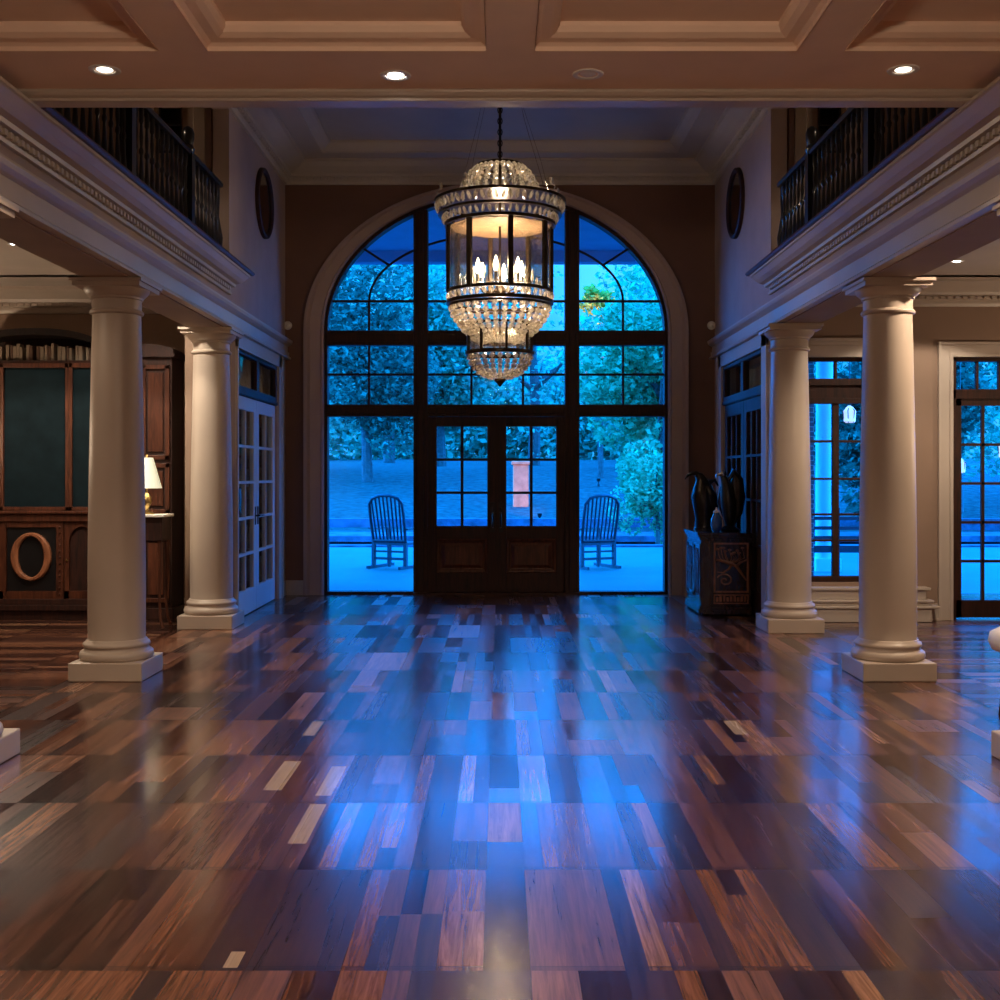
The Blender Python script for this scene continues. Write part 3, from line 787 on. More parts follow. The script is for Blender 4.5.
# ------------------------------------------------------------------ downlights + lamps
LIGHTS = []
def lamp(kind, loc, energy, col, size=.05, ang=None, blend=.5, name='lamp_light', parent=None):
    ld = bpy.data.lights.new(name, kind); ld.energy = energy; ld.color = col
    if kind in ('POINT', 'SPOT'): ld.shadow_soft_size = size
    if kind == 'SPOT': ld.spot_size = ang; ld.spot_blend = blend
    o = bpy.data.objects.new(name, ld); COL.objects.link(o); o.location = loc
    if parent: o.parent = parent
    return o
def make_downlight(label, loc, lens, e, col=(1,.74,.5), ang=2.0, r=.065, group='recessed ceiling downlights', blend=.6):
    d = thing('downlight', label, 'ceiling light', loc, group=group)
    MB().lathe([(r*.78,.01),(r*.80,-.004),(r*1.0,-.008),(r*1.18,-.006),(r*1.22,0.0),(r*1.22,.004)], 28).build('trim_ring', M['sensor'], d)
    MB().lathe([(r*.74,.004),(r*.5,-.004),(.001,-.006)], 24).build('lens', lens, d)
    lamp('SPOT', (0, 0, -.03), e, col, .05, ang, blend, 'downlight_beam', d)
    return d
W1 = (1, .76, .54)
make_downlight('recessed downlight at far left of the coffered ceiling', (-1.98, 5.76, 3.53), M['lens'], 70)
make_downlight('brightest recessed downlight, left of centre near the beam', (-.53, 5.84, 3.53), M['lens_hot'], 110, (1,.86,.7))
make_downlight('recessed downlight right of centre, dim lens', (.445, 5.82, 3.53), M['sensor'], 30)
make_downlight('recessed downlight at far right of the coffered ceiling', (2.02, 5.76, 3.53), M['lens'], 70)
make_downlight('recessed downlight in the left aisle ceiling', (-4.2, 9.96, 3.5), M['lens_hot'], 230, (1,.84,.66), r=.055, ang=2.2, blend=.15)
make_downlight('recessed downlight in the right aisle ceiling', (4.27, 10.75, 3.5), M['lens_hot'], 110, (1,.84,.66), r=.055, ang=2.2, blend=.15)

# ------------------------------------------------------------------ chandelier
CH = thing('chandelier', 'tiered crystal and bronze lantern chandelier hanging in front of arched window', 'chandelier', (0, 10.4, 0))
def rad_strand(prof, ang, k, r, name='crystal_strand'):
    mb = MB()
    # polyline of (rad,z), k beads
    seg = []; tot = 0
    for i in range(len(prof)-1):
        l = math.hypot(prof[i+1][0]-prof[i][0], prof[i+1][1]-prof[i][1]); seg.append(l); tot += l
    for q in range(k):
        s_ = tot*(q+.5)/k; i = 0
        while i < len(seg)-1 and s_ > seg[i]: s_ -= seg[i]; i += 1
        t = s_/seg[i]; R_ = prof[i][0]+(prof[i+1][0]-prof[i][0])*t; z = prof[i][1]+(prof[i+1][1]-prof[i][1])*t
        a2 = math.atan2(prof[i+1][0]-prof[i][0], prof[i+1][1]-prof[i][1])
        rr = r*(.6+.4*R_/max(p[0] for p in prof))
        Mx = Matrix.Rotation(ang, 4, 'Z') @ Matrix.Translation((R_, 0, z)) @ Matrix.Rotation(a2, 4, 'Y')
        mb.crystal((0,0,0), rr, tot/k*.52, None) if False else mb.add(*_cr(rr, tot/k*.52), Mx)
    return mb.build(name, M['crystal'], CH, smooth=False)
def _cr(r, h):
    v = [(0,0,-h)] + [(r*math.cos(k*PI/3), r*math.sin(k*PI/3), -h*.45) for k in range(6)] + [(r*math.cos(k*PI/3), r*math.sin(k*PI/3), h*.45) for k in range(6)] + [(0,0,h)]
    f = [(0, 1+(k+1) % 6, 1+k) for k in range(6)] + [(1+k, 1+(k+1) % 6, 7+(k+1) % 6, 7+k) for k in range(6)] + [(13, 7+k, 7+(k+1) % 6) for k in range(6)]
    return v, f
dome = [(.20,4.285),(.27,4.22),(.33,4.12),(.38,3.98)]
for k in range(26): rad_strand(dome, 2*PI*k/26, 6, .026)
bowl = [(.455,3.03),(.42,2.93),(.34,2.82),(.24,2.735),(.11,2.69)]
for k in range(32): rad_strand(bowl, 2*PI*(k+.5)/32, 9, .026)
lb = [(.285,2.585),(.26,2.50),(.19,2.42),(.08,2.375)]
for k in range(24): rad_strand(lb, 2*PI*k/24, 6, .024)
def band(R0, R1, z0, z1, n, r):
    mb = MB()
    for k in range(n):
        a = 2*PI*k/n; lean = math.atan2(R1-R0, z1-z0)
        Mx = Matrix.Rotation(a, 4, 'Z') @ Matrix.Translation(((R0+R1)/2, 0, (z0+z1)/2)) @ Matrix.Rotation(lean, 4, 'Y') @ Matrix.Rotation(.25*(1 if k % 2 else -1), 4, 'X')
        mb.add(*_cr(r, (z1-z0)*.52), Mx)
    return mb.build('crystal_band', M['crystal'], CH, smooth=False)
band(.555, .585, 3.865, 3.955, 58, .018); band(.50, .525, 3.765, 3.84, 54, .016); band(.465, .478, 3.07, 3.14, 44, .016)
def hoop(R_, z, t=.012, h=.014):
    return MB().lathe([(R_-t, z-h), (R_+t, z-h), (R_+t*1.2, z), (R_+t, z+h), (R_-t, z+h), (R_-t, z-h)], 48).v, None
def ring_obj(parts, name='metal_ring'):
    mb = MB(); n = 48
    for R_, z, t, h in parts:
        pr = [(R_-t, z-h), (R_+t, z-h), (R_+t, z+h), (R_-t, z+h)]
        v = []; f = []
        for k in range(n):
            a = 2*PI*k/n
            for r_, zz in pr: v.append((r_*math.cos(a), r_*math.sin(a), zz))
        for k in range(n):
            k2 = (k+1) % n
            for j in range(4): f.append((k*4+j, k*4+(j+1) % 4, k2*4+(j+1) % 4, k2*4+j))
        mb.add(v, f)
    return mb.build(name, M['ring'], CH)
ring_obj([(.20,4.29,.012,.012)]); ring_obj([(.585,3.965,.012,.012)]); ring_obj([(.54,3.85,.02,.010)]); ring_obj([(.49,3.755,.014,.013)])
ring_obj([(.47,3.15,.014,.013)]); ring_obj([(.465,3.055,.02,.014)]); ring_obj([(.455,3.025,.01,.01)])
ring_obj([(.11,2.685,.012,.012)]); ring_obj([(.30,2.60,.014,.016)]); ring_obj([(.285,2.86,.01,.01)]); 
# top plate between dome and band
MB().lathe([(.37,3.97),(.58,3.965),(.58,3.972),(.37,3.985)], 48).build('top_plate', M['ring'], CH)
for k in range(8):
    a = math.radians(-90+11+45*k)
    Mx = Matrix.Rotation(a, 4, 'Z')
    MB().box(.462, .492, -.022, .022, 3.14, 3.76, Mx).build('lantern_post', M['ring'], CH, smooth=False)
    a2 = a+PI/4; r_ = .468
    p = [(r_*math.cos(a), r_*math.sin(a)), (r_*math.cos(a2), r_*math.sin(a2)), (.995*r_*math.cos(a2), .995*r_*math.sin(a2)), (.995*r_*math.cos(a), .995*r_*math.sin(a))]
    MB().prism(p, 'z', 3.15, 3.75).build('glass_panel', M['glass_d'], CH, smooth=False)
    Mx2 = Matrix.Rotation(a, 4, 'Z')
    MB().box(.283, .303, -.010, .010, 2.61, 2.86, Mx2).build('lower_post', M['ring'], CH, smooth=False)
    r_ = .29
    p = [(r_*math.cos(a), r_*math.sin(a)), (r_*math.cos(a2), r_*math.sin(a2)), (.99*r_*math.cos(a2), .99*r_*math.sin(a2)), (.99*r_*math.cos(a), .99*r_*math.sin(a))]
    MB().prism(p, 'z', 2.615, 2.855).build('lower_glass_panel', M['glass_d'], CH, smooth=False)
MB().tube([(0,0,2.37),(0,0,2.35),(0,0,2.33),(0,0,2.30)], [.05,.055,.03,.008], 12).build('finial', M['ring'], CH)
MB().lathe([(.008,2.4),(.008,3.1),(.03,3.12),(.06,3.16),(.03,3.22),(.012,3.24),(.012,5.4)], 12).build('stem', M['ring'], CH)
MB().lathe([(.02,3.745),(.45,3.735),(.455,3.74),(.02,3.755)], 40).build('lantern_ceiling', M['disc'], CH)
# chain with pale crystal sleeve
mb = MB()
for k in range(22):
    z = 4.30+k*.05; T = Matrix.Translation((0,0,z)) @ Matrix.Rotation((k % 2)*PI/2, 4, 'Z')
    pts = [T @ Vector((.020*math.cos(t), 0, .032*math.sin(t))) for t in [2*PI*j/10 for j in range(11)]]
    mb.tube(pts, .0055, 6)
mb.build('chain', M['black'], CH)
MB().lathe([(.12,5.47),(.12,5.495),(.06,5.44),(.02,5.40)], 24).build('canopy', M['ring'], CH)
for a in (.6, 2.4, 4.2, 5.6):
    x, y = .55*math.cos(a), .55*math.sin(a)
    MB().tube([(x, y, 3.97), (x*.85, y*.85, 4.25), (x*.5, y*.5, 4.75), (x*.15, y*.15, 5.42)], .0025, 5).build('suspension_wire', M['chrome'], CH)
# crystal spires on the top ring
for k in range(8):
    a = k*PI/4+.2; mb = MB()
    mb.tube([(.55*math.cos(a), .55*math.sin(a), 3.97), (.58*math.cos(a), .58*math.sin(a), 4.03), (.54*math.cos(a), .54*math.sin(a), 4.08)], .005, 6)
    mb.add(*_cr(.014, .035), Matrix.Translation((.54*math.cos(a), .54*math.sin(a), 4.09)))
    mb.build('crystal_spire', M['crystal'], CH, smooth=False)
for k in range(6):
    a = k*PI/3+.35; x, y = .21*math.cos(a), .21*math.sin(a)
    MB().tube([(0,0,3.18), (x*.5, y*.5, 3.15), (x, y, 3.18), (x, y, 3.22)], .008, 8).build('candle_arm', M['ring'], CH)
    MB().lathe([(.012,3.22),(.035,3.225),(.03,3.235),(.014,3.24),(.014,3.31)], 12, x, y).build('candle_sleeve', M['sensor'], CH)
    MB().lathe([(.012,3.31),(.024,3.34),(.026,3.37),(.016,3.41),(.003,3.45)], 12, x, y).build('bulb', M['bulb'], CH)
lamp('POINT', (0, 0, 3.42), 75, (1,.70,.42), .06, name='chandelier_glow', parent=CH)
lamp('POINT', (0, 0, 4.08), 14, (1,.76,.5), .05, name='chandelier_top_glow', parent=CH)
lamp('POINT', (0, 0, 3.86), 20, (1,.76,.5), .05, name='chandelier_upper_glow', parent=CH)
lamp('POINT', (0, 0, 2.86), 22, (1,.76,.5), .04, name='chandelier_lower_glow', parent=CH)
mb = MB()
for k in range(14):
    a = k*2*PI/14; mb.add(*_cr(.013, .05), Matrix.Translation((.36*math.cos(a), .36*math.sin(a), 3.22)))
    mb.add(*_cr(.012, .06), Matrix.Translation((.30*math.cos(a+.2), .30*math.sin(a+.2), 3.30)))
mb.build('inner_crystals', M['crystal'], CH, smooth=False)

# ------------------------------------------------------------------ carved chest with sculptures
ca = 0
chest = thing('carved_chest', 'dark carved wooden chest standing against the right foyer wall', 'chest', (2.45, 12.72, 0))
# footprint (local): near side y=-.5 x -.19..+.24 ; far y=+.5
def chamf(d=0, x0=-.30, x1=.22, y0=-.50, y1=.55, c=.09):
    return [(x0-d, y0+c-d*.4), (x0+c-d*.4, y0-d), (x1, y0-d), (x1, y1+d), (x0+c-d*.4, y1+d), (x0-d, y1-c+d*.4)]
MB().prism(chamf(0), 'z', .10, .84).build('chest_body', M['gloss_black'], chest, smooth=False, bevel=.005)
mb = MB(); mb.prism(chamf(.03), 'z', .02, .07); mb.prism(chamf(.018), 'z', .07, .10)
for x, y in ((-.26,-.46),(.17,-.46),(-.26,.51),(.17,.51)): mb.ball((x, y, .025), (.05,.05,.027))
mb.build('chest_base', M['gloss_black'], chest, smooth=False, bevel=.005)
mb = MB(); mb.prism(chamf(.012), 'z', .80, .83); mb.prism(chamf(.03), 'z', .83, .855); mb.prism(chamf(.04), 'z', .855, .885)
mb.build('chest_top', M['gloss_black'], chest, smooth=False, bevel=.005)
# carved end panel (faces camera, -y)
mb = MB(); yf = -.50
def fr(mb, x0, x1, z0, z1, w=.018, d=.012, y=yf):
    mb.box(x0, x1, y-d, y, z0, z0+w); mb.box(x0, x1, y-d, y, z1-w, z1); mb.box(x0, x0+w, y-d, y, z0+w, z1-w); mb.box(x1-w, x1, y-d, y, z0+w, z1-w)
fr(mb, -.18, .19, .25, .78); fr(mb, -.18, .19, .13, .23, .012)
random.seed(5)
P3 = lambda x, z: (x, yf-.006, z)
mb.tube([P3(-.15,.60),P3(-.08,.585),P3(0,.56),P3(.06,.53),P3(.12,.45),P3(.165,.38)], [.010,.016,.020,.018,.013,.007], 8)
mb.tube([P3(.06,.53),P3(.10,.57),P3(.14,.585),P3(.17,.60)], [.016,.012,.009,.005], 8)
mb.tube([P3(.02,.56),P3(-.02,.50),P3(-.08,.46),P3(-.14,.47)], [.014,.012,.009,.005], 8)
for i in range(10):
    cx = -.14+.03*i+random.uniform(-.01,.01); cz = .69+random.uniform(-.035,.04)
    mb.ball((cx, yf-.004, cz), (.02,.012,.013), 8, 6); mb.tube([P3(cx, cz-.01), P3(cx+.02, .62), P3(cx*.4, .57)], .004, 5)
pts = []
for i in range(26):
    t = i*.36; r_ = .012+.0058*i*.75; pts.append(P3(-.06+r_*.75*math.cos(t), .38+r_*.6*math.sin(t)))
mb.tube(pts, .009, 6)
for i in range(9): mb.box(-.155+i*.037, -.13+i*.037, yf-.009, yf, .155, .155+.045+.01*(i % 3))
mb.build('carved_end_panel', M['carve'], chest, ang=30)
# front (faces -x) panels
mb = MB(); xf = -.30
for ya, yb in ((-.39, .01), (.05, .44)):
    mb.box(xf-.012, xf, ya, yb, .16, .18); mb.box(xf-.012, xf, ya, yb, .74, .76); mb.box(xf-.012, xf, ya, ya+.02, .18, .74); mb.box(xf-.012, xf, yb-.02, yb, .18, .74)
    for k in range(4): y = ya+.07+k*.085; mb.tube([(xf-.004, y, .22), (xf-.01, y+.02, .4), (xf-.01, y-.02, .55), (xf-.004, y, .70)], .014, 6)
mb.build('front_panels', M['gloss_black'], chest)

# sculptures
s1 = thing('bird_sculpture', 'tall black heron sculpture with curved beak on the carved chest', 'sculpture', (2.27, 12.95, .885)); s1.scale = (1.25, 1.1, 1.05)
MB().tube([(.03,0,.02),(.03,0,.12),(.03,0,.24),(.02,0,.36),(.01,0,.46),(.0,0,.53),(-.02,0,.58),(-.05,0,.595)], [.095,.088,.105,.115,.085,.055,.040,.030], 16).build('bird_body', M['bronze'], s1)
MB().tube([(-.04,0,.60),(-.08,0,.605),(-.12,0,.585),(-.15,0,.54)], [.028,.022,.015,.004], 10).build('beak', M['bronze'], s1)
MB().lathe([(.10,0),(.10,.02),(.09,.03)], 20, .03, 0).build('sculpture_base', M['bronze'], s1)
for sy in (-1, 1): MB().tube([(.04,sy*.08,.47),(.07,sy*.1,.38),(.10,sy*.08,.26),(.12,sy*.05,.12)], [.02,.05,.04,.01], 10).build('wing', M['bronze'], s1)
MB().tube([(.06,0,.5),(.12,0,.53),(.15,0,.47)],[.03,.02,.008],8).build('crest', M['bronze'], s1)
s2 = thing('eagle_sculpture', 'broad dark winged sculpture on the chest nearest the column', 'sculpture', (2.50, 12.52, .885)); s2.scale = (1, 1, 1.12)
MB().lathe([(.10,0),(.11,.02),(.08,.04),(.05,.06),(.04,.10)], 20).build('sculpture_base', M['bronze'], s2)
MB().tube([(0,0,.06),(0,0,.16),(-.01,0,.28),(-.03,0,.40),(-.05,0,.48),(-.07,0,.54)], [.05,.075,.09,.07,.045,.035], 14).build('body', M['bronze'], s2)
MB().ball((-.075,0,.56), (.045,.035,.035)).tube([(-.11,0,.56),(-.14,0,.55),(-.15,0,.53)], [.018,.012,.003], 8).build('head', M['chrome'], s2)
MB().tube([(-.02,-.03,.50),(.03,-.03,.57),(.075,-.02,.50),(.10,0,.34),(.09,.0,.18),(.05,0,.07)], [.015,.045,.07,.075,.05,.01], 12).build('wing', M['bronze'], s2)
MB().tube([(-.02,.04,.48),(-.06,.06,.42),(-.085,.06,.28),(-.06,.04,.14)], [.02,.04,.045,.01], 12).build('wing', M['bronze'], s2)
jr = thing('ceramic_jar', 'small blue glazed jar between the two dark sculptures', 'jar', (2.33, 12.38, .885))
MB().lathe([(.035,0),(.05,.02),(.062,.08),(.058,.15),(.035,.19),(.03,.21)], 20).build('jar_body', M['blue_glaze'], jr)
MB().lathe([(.036,.21),(.038,.222),(.02,.235),(.008,.245),(.012,.26),(.001,.268)], 18).build('lid', M['sensor'], jr)

# ------------------------------------------------------------------ bookcase (left aisle)
bc = thing('bookcase', 'large mahogany arched cabinet with dark teal panels on left wall', 'cabinet', (-4.80, 12.1, 0))
# local: front face y=-.25 ; back y=.26
yf = -.22
mb = MB()
mb.box(-.75, .68, yf, .26, 0, .10); mb.box(-.78, .69, yf-.03, .26, .10, .16); mb.box(-.74, .68, yf-.01, .26, .16, .22)
mb.box(-.74, .68, yf+.04, .26, .22, 1.06)
mb.build('base_carcass', M['mahog'], bc, smooth=False, bevel=.005)
mb = MB(); mb.box(-.80, .69, yf-.05, .26, 1.10, 1.13); mb.box(-.77, .69, yf-.02, .26, 1.02, 1.10)
mb.build('ledge', M['mahog2'], bc, smooth=False, bevel=.006)
# lower: square panel with ring, studded pilaster, arched door
mb = MB(); xs = [-.31, .215]   # O panel between
for x in (-.335, .215): mb.box(x, x+.075 if x > 0 else x+.03, yf, yf+.05, .22, 1.02)
mb.box(.645,.68,yf,yf+.05,.22,1.02); mb.box(-.74,-.70,yf,yf+.05,.22,1.02); mb.box(-.30,.215,yf,yf+.05,.22,.30); mb.box(-.30,.215,yf,yf+.05,.96,1.02)
for k in range(12): mb.ball((.2525, yf-.004, .27+k*.063), .012, 8, 6)
mb.build('pilaster', M['mahog2'], bc, ang=30)
MB().box(-.30, .215, yf+.02, yf+.045, .30, .96).build('square_panel', M['black'], bc, smooth=False)
v = []; f = []; n = 48
for k in range(n):
    a = 2*PI*k/n; w_ = .045+.03*abs(math.cos(a))
    for q, d in ((0,0),(0,-.03),(-.25,-.045),(-.75,-.045),(-1,-.03),(-1,0)):
        v.append((-.045+(.215+q*w_)*math.cos(a)*.97, yf+.02+d, .655+(.250+q*(w_*.8))*math.sin(a)))
for k in range(n):
    k2 = (k+1) % n
    for j in range(5): f.append((k*6+j, k*6+j+1, k2*6+j+1, k2*6+j))
MB().add(v, f).build('carved_ring', M['carve'], bc)
# arched doors
def arched_door(x0, x1, nm='arched_door'):
    mb = MB(); mb.box(x0, x0+.05, yf+.01, yf+.045, .22, 1.02); mb.box(x1-.05, x1, yf+.01, yf+.045, .22, 1.02); mb.box(x0, x1, yf+.01, yf+.045, .22, .30)
    cx = (x0+x1)/2; a = (x1-x0)/2-.05; n = 14
    for i in range(n):
        t0, t1 = PI*i/n, PI*(i+1)/n
        p = [(cx+a*math.cos(t0), .80+.17*math.sin(t0)), (cx+a*math.cos(t0), 1.02), (cx+a*math.cos(t1), 1.02), (cx+a*math.cos(t1), .80+.17*math.sin(t1))]
        mb.prism(p, 'y', yf+.01, yf+.045)
    d = mb.build(nm, M['mahog2'], bc, smooth=False)
    MB().ball((x0+.03, yf, .62), .012).build('knob', M['brass'], d)
arched_door(.295, .645); arched_door(-.70, -.34)
# upper
mb = MB()
mb.box(-.74, .68, .10, .26, 1.13, 2.95); mb.box(-.74, -.70, yf+.05, .26, 1.13, 2.70); mb.box(.64, .68, yf+.05, .26, 1.13, 2.70)
mb.box(-.74, .68, yf+.05, .26, 2.65, 2.69)
mb.build('upper_carcass', M['mahog'], bc, smooth=False, bevel=.004)
def panel(x0, x1):
    mb = MB(); w_ = .035
    mb.box(x0, x0+w_, yf+.02, yf+.07, 1.13, 2.66); mb.box(x1-w_, x1, yf+.02, yf+.07, 1.13, 2.66); mb.box(x0, x1, yf+.02, yf+.07, 1.13, 1.17); mb.box(x0, x1, yf+.02, yf+.07, 2.61, 2.66)
    d = mb.build('upper_door', M['mahog2'], bc, smooth=False, bevel=.003)
    MB().box(x0+w_, x1-w_, yf+.045, yf+.055, 1.17, 2.61).build('door_panel', M['teal_cloth'], d, smooth=False)
panel(-.375, .335); panel(.335, .66); panel(-.70, -.375)
# arched top hood
mb = MB(); n = 24; cx = -.02; a = .72
for i in range(n):
    t0, t1 = PI*i/n, PI*(i+1)/n
    z = lambda t: 2.78+.24*math.sin(t)**.8
    z2 = lambda t: 2.73+.22*math.sin(t)**.8
    p = [(cx+a*math.cos(t0), z2(t0)), (cx+a*math.cos(t0), z(t0)), (cx+a*math.cos(t1), z(t1)), (cx+a*math.cos(t1), z2(t1))]
    mb.prism(p, 'y', yf, .26)
mb.box(-.74,-.66,yf+.05,.26,2.69,2.80); mb.box(.62,.70,yf+.05,.26,2.69,2.80)
mb.build('arched_hood', M['hood'], bc, smooth=False)
# books in hood
random.seed(11); x = -.50; k = 0
while x < .52:
    w_ = random.uniform(.022, .042); h = min(.21, random.uniform(.13, .19)); dx = abs(x-cx)/.72
    h = min(h, .19-.10*dx*dx)
    o = MB().box(0, w_, 0, .12, 0, h).build('book', M['pages'] if random.random() < .55 else M['brown_book'], smooth=False, bevel=.002)
    o.location = (-4.80+x, 12.1+yf+.12, 2.69); tag(o, 'small upright book in the arched top of the mahogany cabinet', 'book', 'books in the arched cabinet top')
    x += w_+random.choice([.003, .003, .012, .04]); k += 1
# tall wing unit to the right
wg = thing('tall_cabinet', 'tall narrow mahogany cabinet right of the arched bookcase, behind the lamp', 'cabinet', (-3.70, 12.12, 0))
mb = MB(); mb.box(-.36, .32, -.22, .24, 0, .12); mb.box(-.34, .30, -.20, .24, .12, 2.72)
mb.build('carcass', M['mahog'], wg, smooth=False, bevel=.005)
mb = MB(); mb.box(-.37, .34, -.25, .24, 2.72, 2.76); mb.box(-.36,.32,-.23,.24,2.76,2.79)
for i in range(12):
    t0, t1 = PI*i/12, PI*(i+1)/12
    mb.prism([(-.02+.34*math.cos(t0), 2.79), (-.02+.34*math.cos(t0), 2.79+.07*math.sin(t0)), (-.02+.34*math.cos(t1), 2.79+.07*math.sin(t1)), (-.02+.34*math.cos(t1), 2.79)], 'y', -.22, .2)
mb.build('crown', M['mahog'], wg, smooth=False)
for x0, x1 in ((-.32, -.02), (-.01, .28)):
    for z0, z1 in ((.18, 1.05), (1.10, 1.62), (1.66, 2.64)):
        mb = MB(); w_ = .045
        mb.box(x0, x0+w_, -.225, -.20, z0, z1); mb.box(x1-w_, x1, -.225, -.20, z0, z1); mb.box(x0, x1, -.225, -.20, z0, z0+w_); mb.box(x0, x1, -.225, -.20, z1-w_, z1)
        mb.box(x0+.07, x1-.07, -.215, -.20, z0+.08, z1-.08)
        mb.build('door', M['mahog2'], wg, smooth=False, bevel=.003)
mb = MB(); mb.ball((.27,-.24,1.08), .018); mb.tube([(.27,-.235,1.08),(.33,-.24,1.08)], .008, 6); mb.build('latch', M['brass'], wg)
# side table + lamp
st = thing('side_cabinet', 'narrow dark pedestal table with pale top under the lamp', 'table', (-3.44, 11.3, 0))
MB().box(-.19, .19, -.17, .17, 1.09, 1.115).build('top', M['sensor'], st, smooth=False, bevel=.005)
mb = MB(); mb.box(-.16, .16, -.14, .14, .86, 1.09); mb.box(-.14, .14, -.12, .12, .84, .87)
mb.build('apron', M['mahog'], st, smooth=False, bevel=.004)
for sx in (-1, 1):
    for sy in (-1, 1):
        MB().tube([(sx*.13, sy*.11, .88), (sx*.135, sy*.115, .6), (sx*.125, sy*.11, .3), (sx*.14, sy*.12, .1), (sx*.165, sy*.135, .012)], [.024,.020,.014,.014,.018], 8).build('leg', M['mahog2'], st)
tl = thing('table_lamp', 'lit table lamp with cream cone shade on the pedestal table', 'lamp', (-3.47, 11.3, 1.115))
MB().lathe([(.065,0),(.07,.012),(.04,.025),(.018,.04),(.03,.08),(.05,.12),(.045,.16),(.018,.20),(.01,.21),(.01,.29)], 24).build('lamp_base', M['brass'], tl)
mb = MB(); v = []; n = 32; pr = [(.145,.255),(.06,.555),(.056,.553),(.140,.257)]
for k in range(n):
    for r_, z in pr: v.append((r_*math.cos(2*PI*k/n), r_*math.sin(2*PI*k/n), z))
mb.add(v, [(k*4+j, k*4+(j+1) % 4, ((k+1) % n)*4+(j+1) % 4, ((k+1) % n)*4+j) for k in range(n) for j in range(4)])
mb.build('lamp_shade', M['lamp_shade'], tl, ang=50)
MB().tube([(0,0,.29),(0,0,.56),(0,0,.585)], [.004,.004,.012], 8).build('lamp_finial', M['brass'], tl)
MB().ball((0,0,.36), .035).build('bulb', M['bulb'], tl)
lamp('POINT', (0,0,.42), 22, (1,.78,.5), .04, name='table_lamp_glow', parent=tl)
# study: bookshelf behind white doors
sb = thing('study_bookshelf', 'tall bookshelf glimpsed through the white French doors', 'bookshelf', (-3.55, 15.6, 0))
MB().box(-.68, .68, .135, .15, 0, 2.6).build('back_panel', M['mahog2'], sb, smooth=False)
for x in (-.68, 0, .65): MB().box(x, x+.03, -.15, .134, 0, 2.6).build('side_panel', M['mahog2'], sb, smooth=False)
for k in range(6): MB().box(-.68, .68, -.15, .134, .05+k*.42, .08+k*.42).build('shelf', M['mahog2'], sb, smooth=False)
random.seed(2)
for k in range(5):
    x = -.60
    while x < .58:
        w_ = random.uniform(.05, .09); 
        if -.06 < x+w_ and x < .04: x = .045
        h = random.uniform(.22, .33)
        o = MB().box(0, w_, 0, .18, 0, h).build('book', random.choice([M['pages'], M['brown_book'], M['teal_cloth']]), smooth=False)
        o.location = (-3.55+x, 15.5, .08+k*.42); tag(o, 'book on the shelf behind the white French doors', 'book', 'books in the study')
        x += w_+.01+random.choice([0, 0, .1])

# round pedestal at right edge
pt = thing('round_stool', 'white round cushioned stool cut off by the right edge', 'stool', (3.30, 7.0, 0))
MB().lathe([(.0,.41),(.22,.41),(.285,.43),(.305,.48),(.295,.53),(.24,.56),(.12,.575),(.0,.58)], 48).build('cushion', M['sensor'], pt, ang=60)
for k in range(4):
    a = k*PI/2+.78
    MB().tube([(.2*math.cos(a), .2*math.sin(a), .42), (.25*math.cos(a), .25*math.sin(a), .0)], [.022, .014], 8).build('leg', M['mahog'], pt)

# ------------------------------------------------------------------ exterior
MB().box(-14, 14, YE+.28, 24.2, -.2, -.02).build('ground_porch', M['porch'], smooth=False, kind='structure')
def terrain(x, y):
    t = max(0, min(1, (y-26)/20)); return -.25 + 2.0*t*t*(3-2*t)+.12*mnoise.noise(Vector((x*.12, y*.12, 0)))+max(0,(y-46))*.03
mb = MB(); nx, ny = 60, 60; v = []
for j in range(ny+1):
    for i in range(nx+1):
        x = -45+90*i/nx; y = 24.0+56*j/ny; v.append((x, y, terrain(x, y)))
mb.add(v, [(j*(nx+1)+i, j*(nx+1)+i+1, (j+1)*(nx+1)+i+1, (j+1)*(nx+1)+i) for j in range(ny) for i in range(nx)])
mb.build('ground_lawn', M['lawn'], kind='structure')
mb = MB(); mb.box(-14, 14, 24.2, 24.6, -.2, .02); mb.box(-20, 20, 27.5, 29.5, -.1, .04); mb.box(-20,20,31,31.4,-.1,.32)
o = mb.build('ground_path', M['stone'], smooth=False, kind='structure')
# porch roof, columns
MB().box(-7, 7, YE+.28, 18.6, 5.1, 5.2).build('ceiling_porch', M['soffit_out'], smooth=False, kind='structure')
MB().box(-7, 7, 18.45, 18.7, 4.92, 5.35).build('trim_porch_beam', M['soffit_out'], smooth=False, kind='structure')
mb = MB(); mb.box(3.78, 4.07, 14.9, 15.3, -.02, 5.1)
tag(mb.build('brick_pier', M['brick'], smooth=False), 'dark brick pier seen through the right aisle window', 'pier')
for x, lab in ((5.18, 'white porch column seen through the right aisle window'), (-5.18, 'white porch column at the far left of the porch')):
    o = thing('porch_column', lab, 'column', (x, 18.3, -.02), group='porch columns', kind='thing')
    MB().box(-.2,.2,-.2,.2,0,.2).build('plinth', M['white_out'], o, smooth=False)
    MB().lathe([(.17,.2),(.16,.25),(.14,4.7),(.18,4.8),(.19,4.92)], 28).build('shaft', M['white_out'], o)
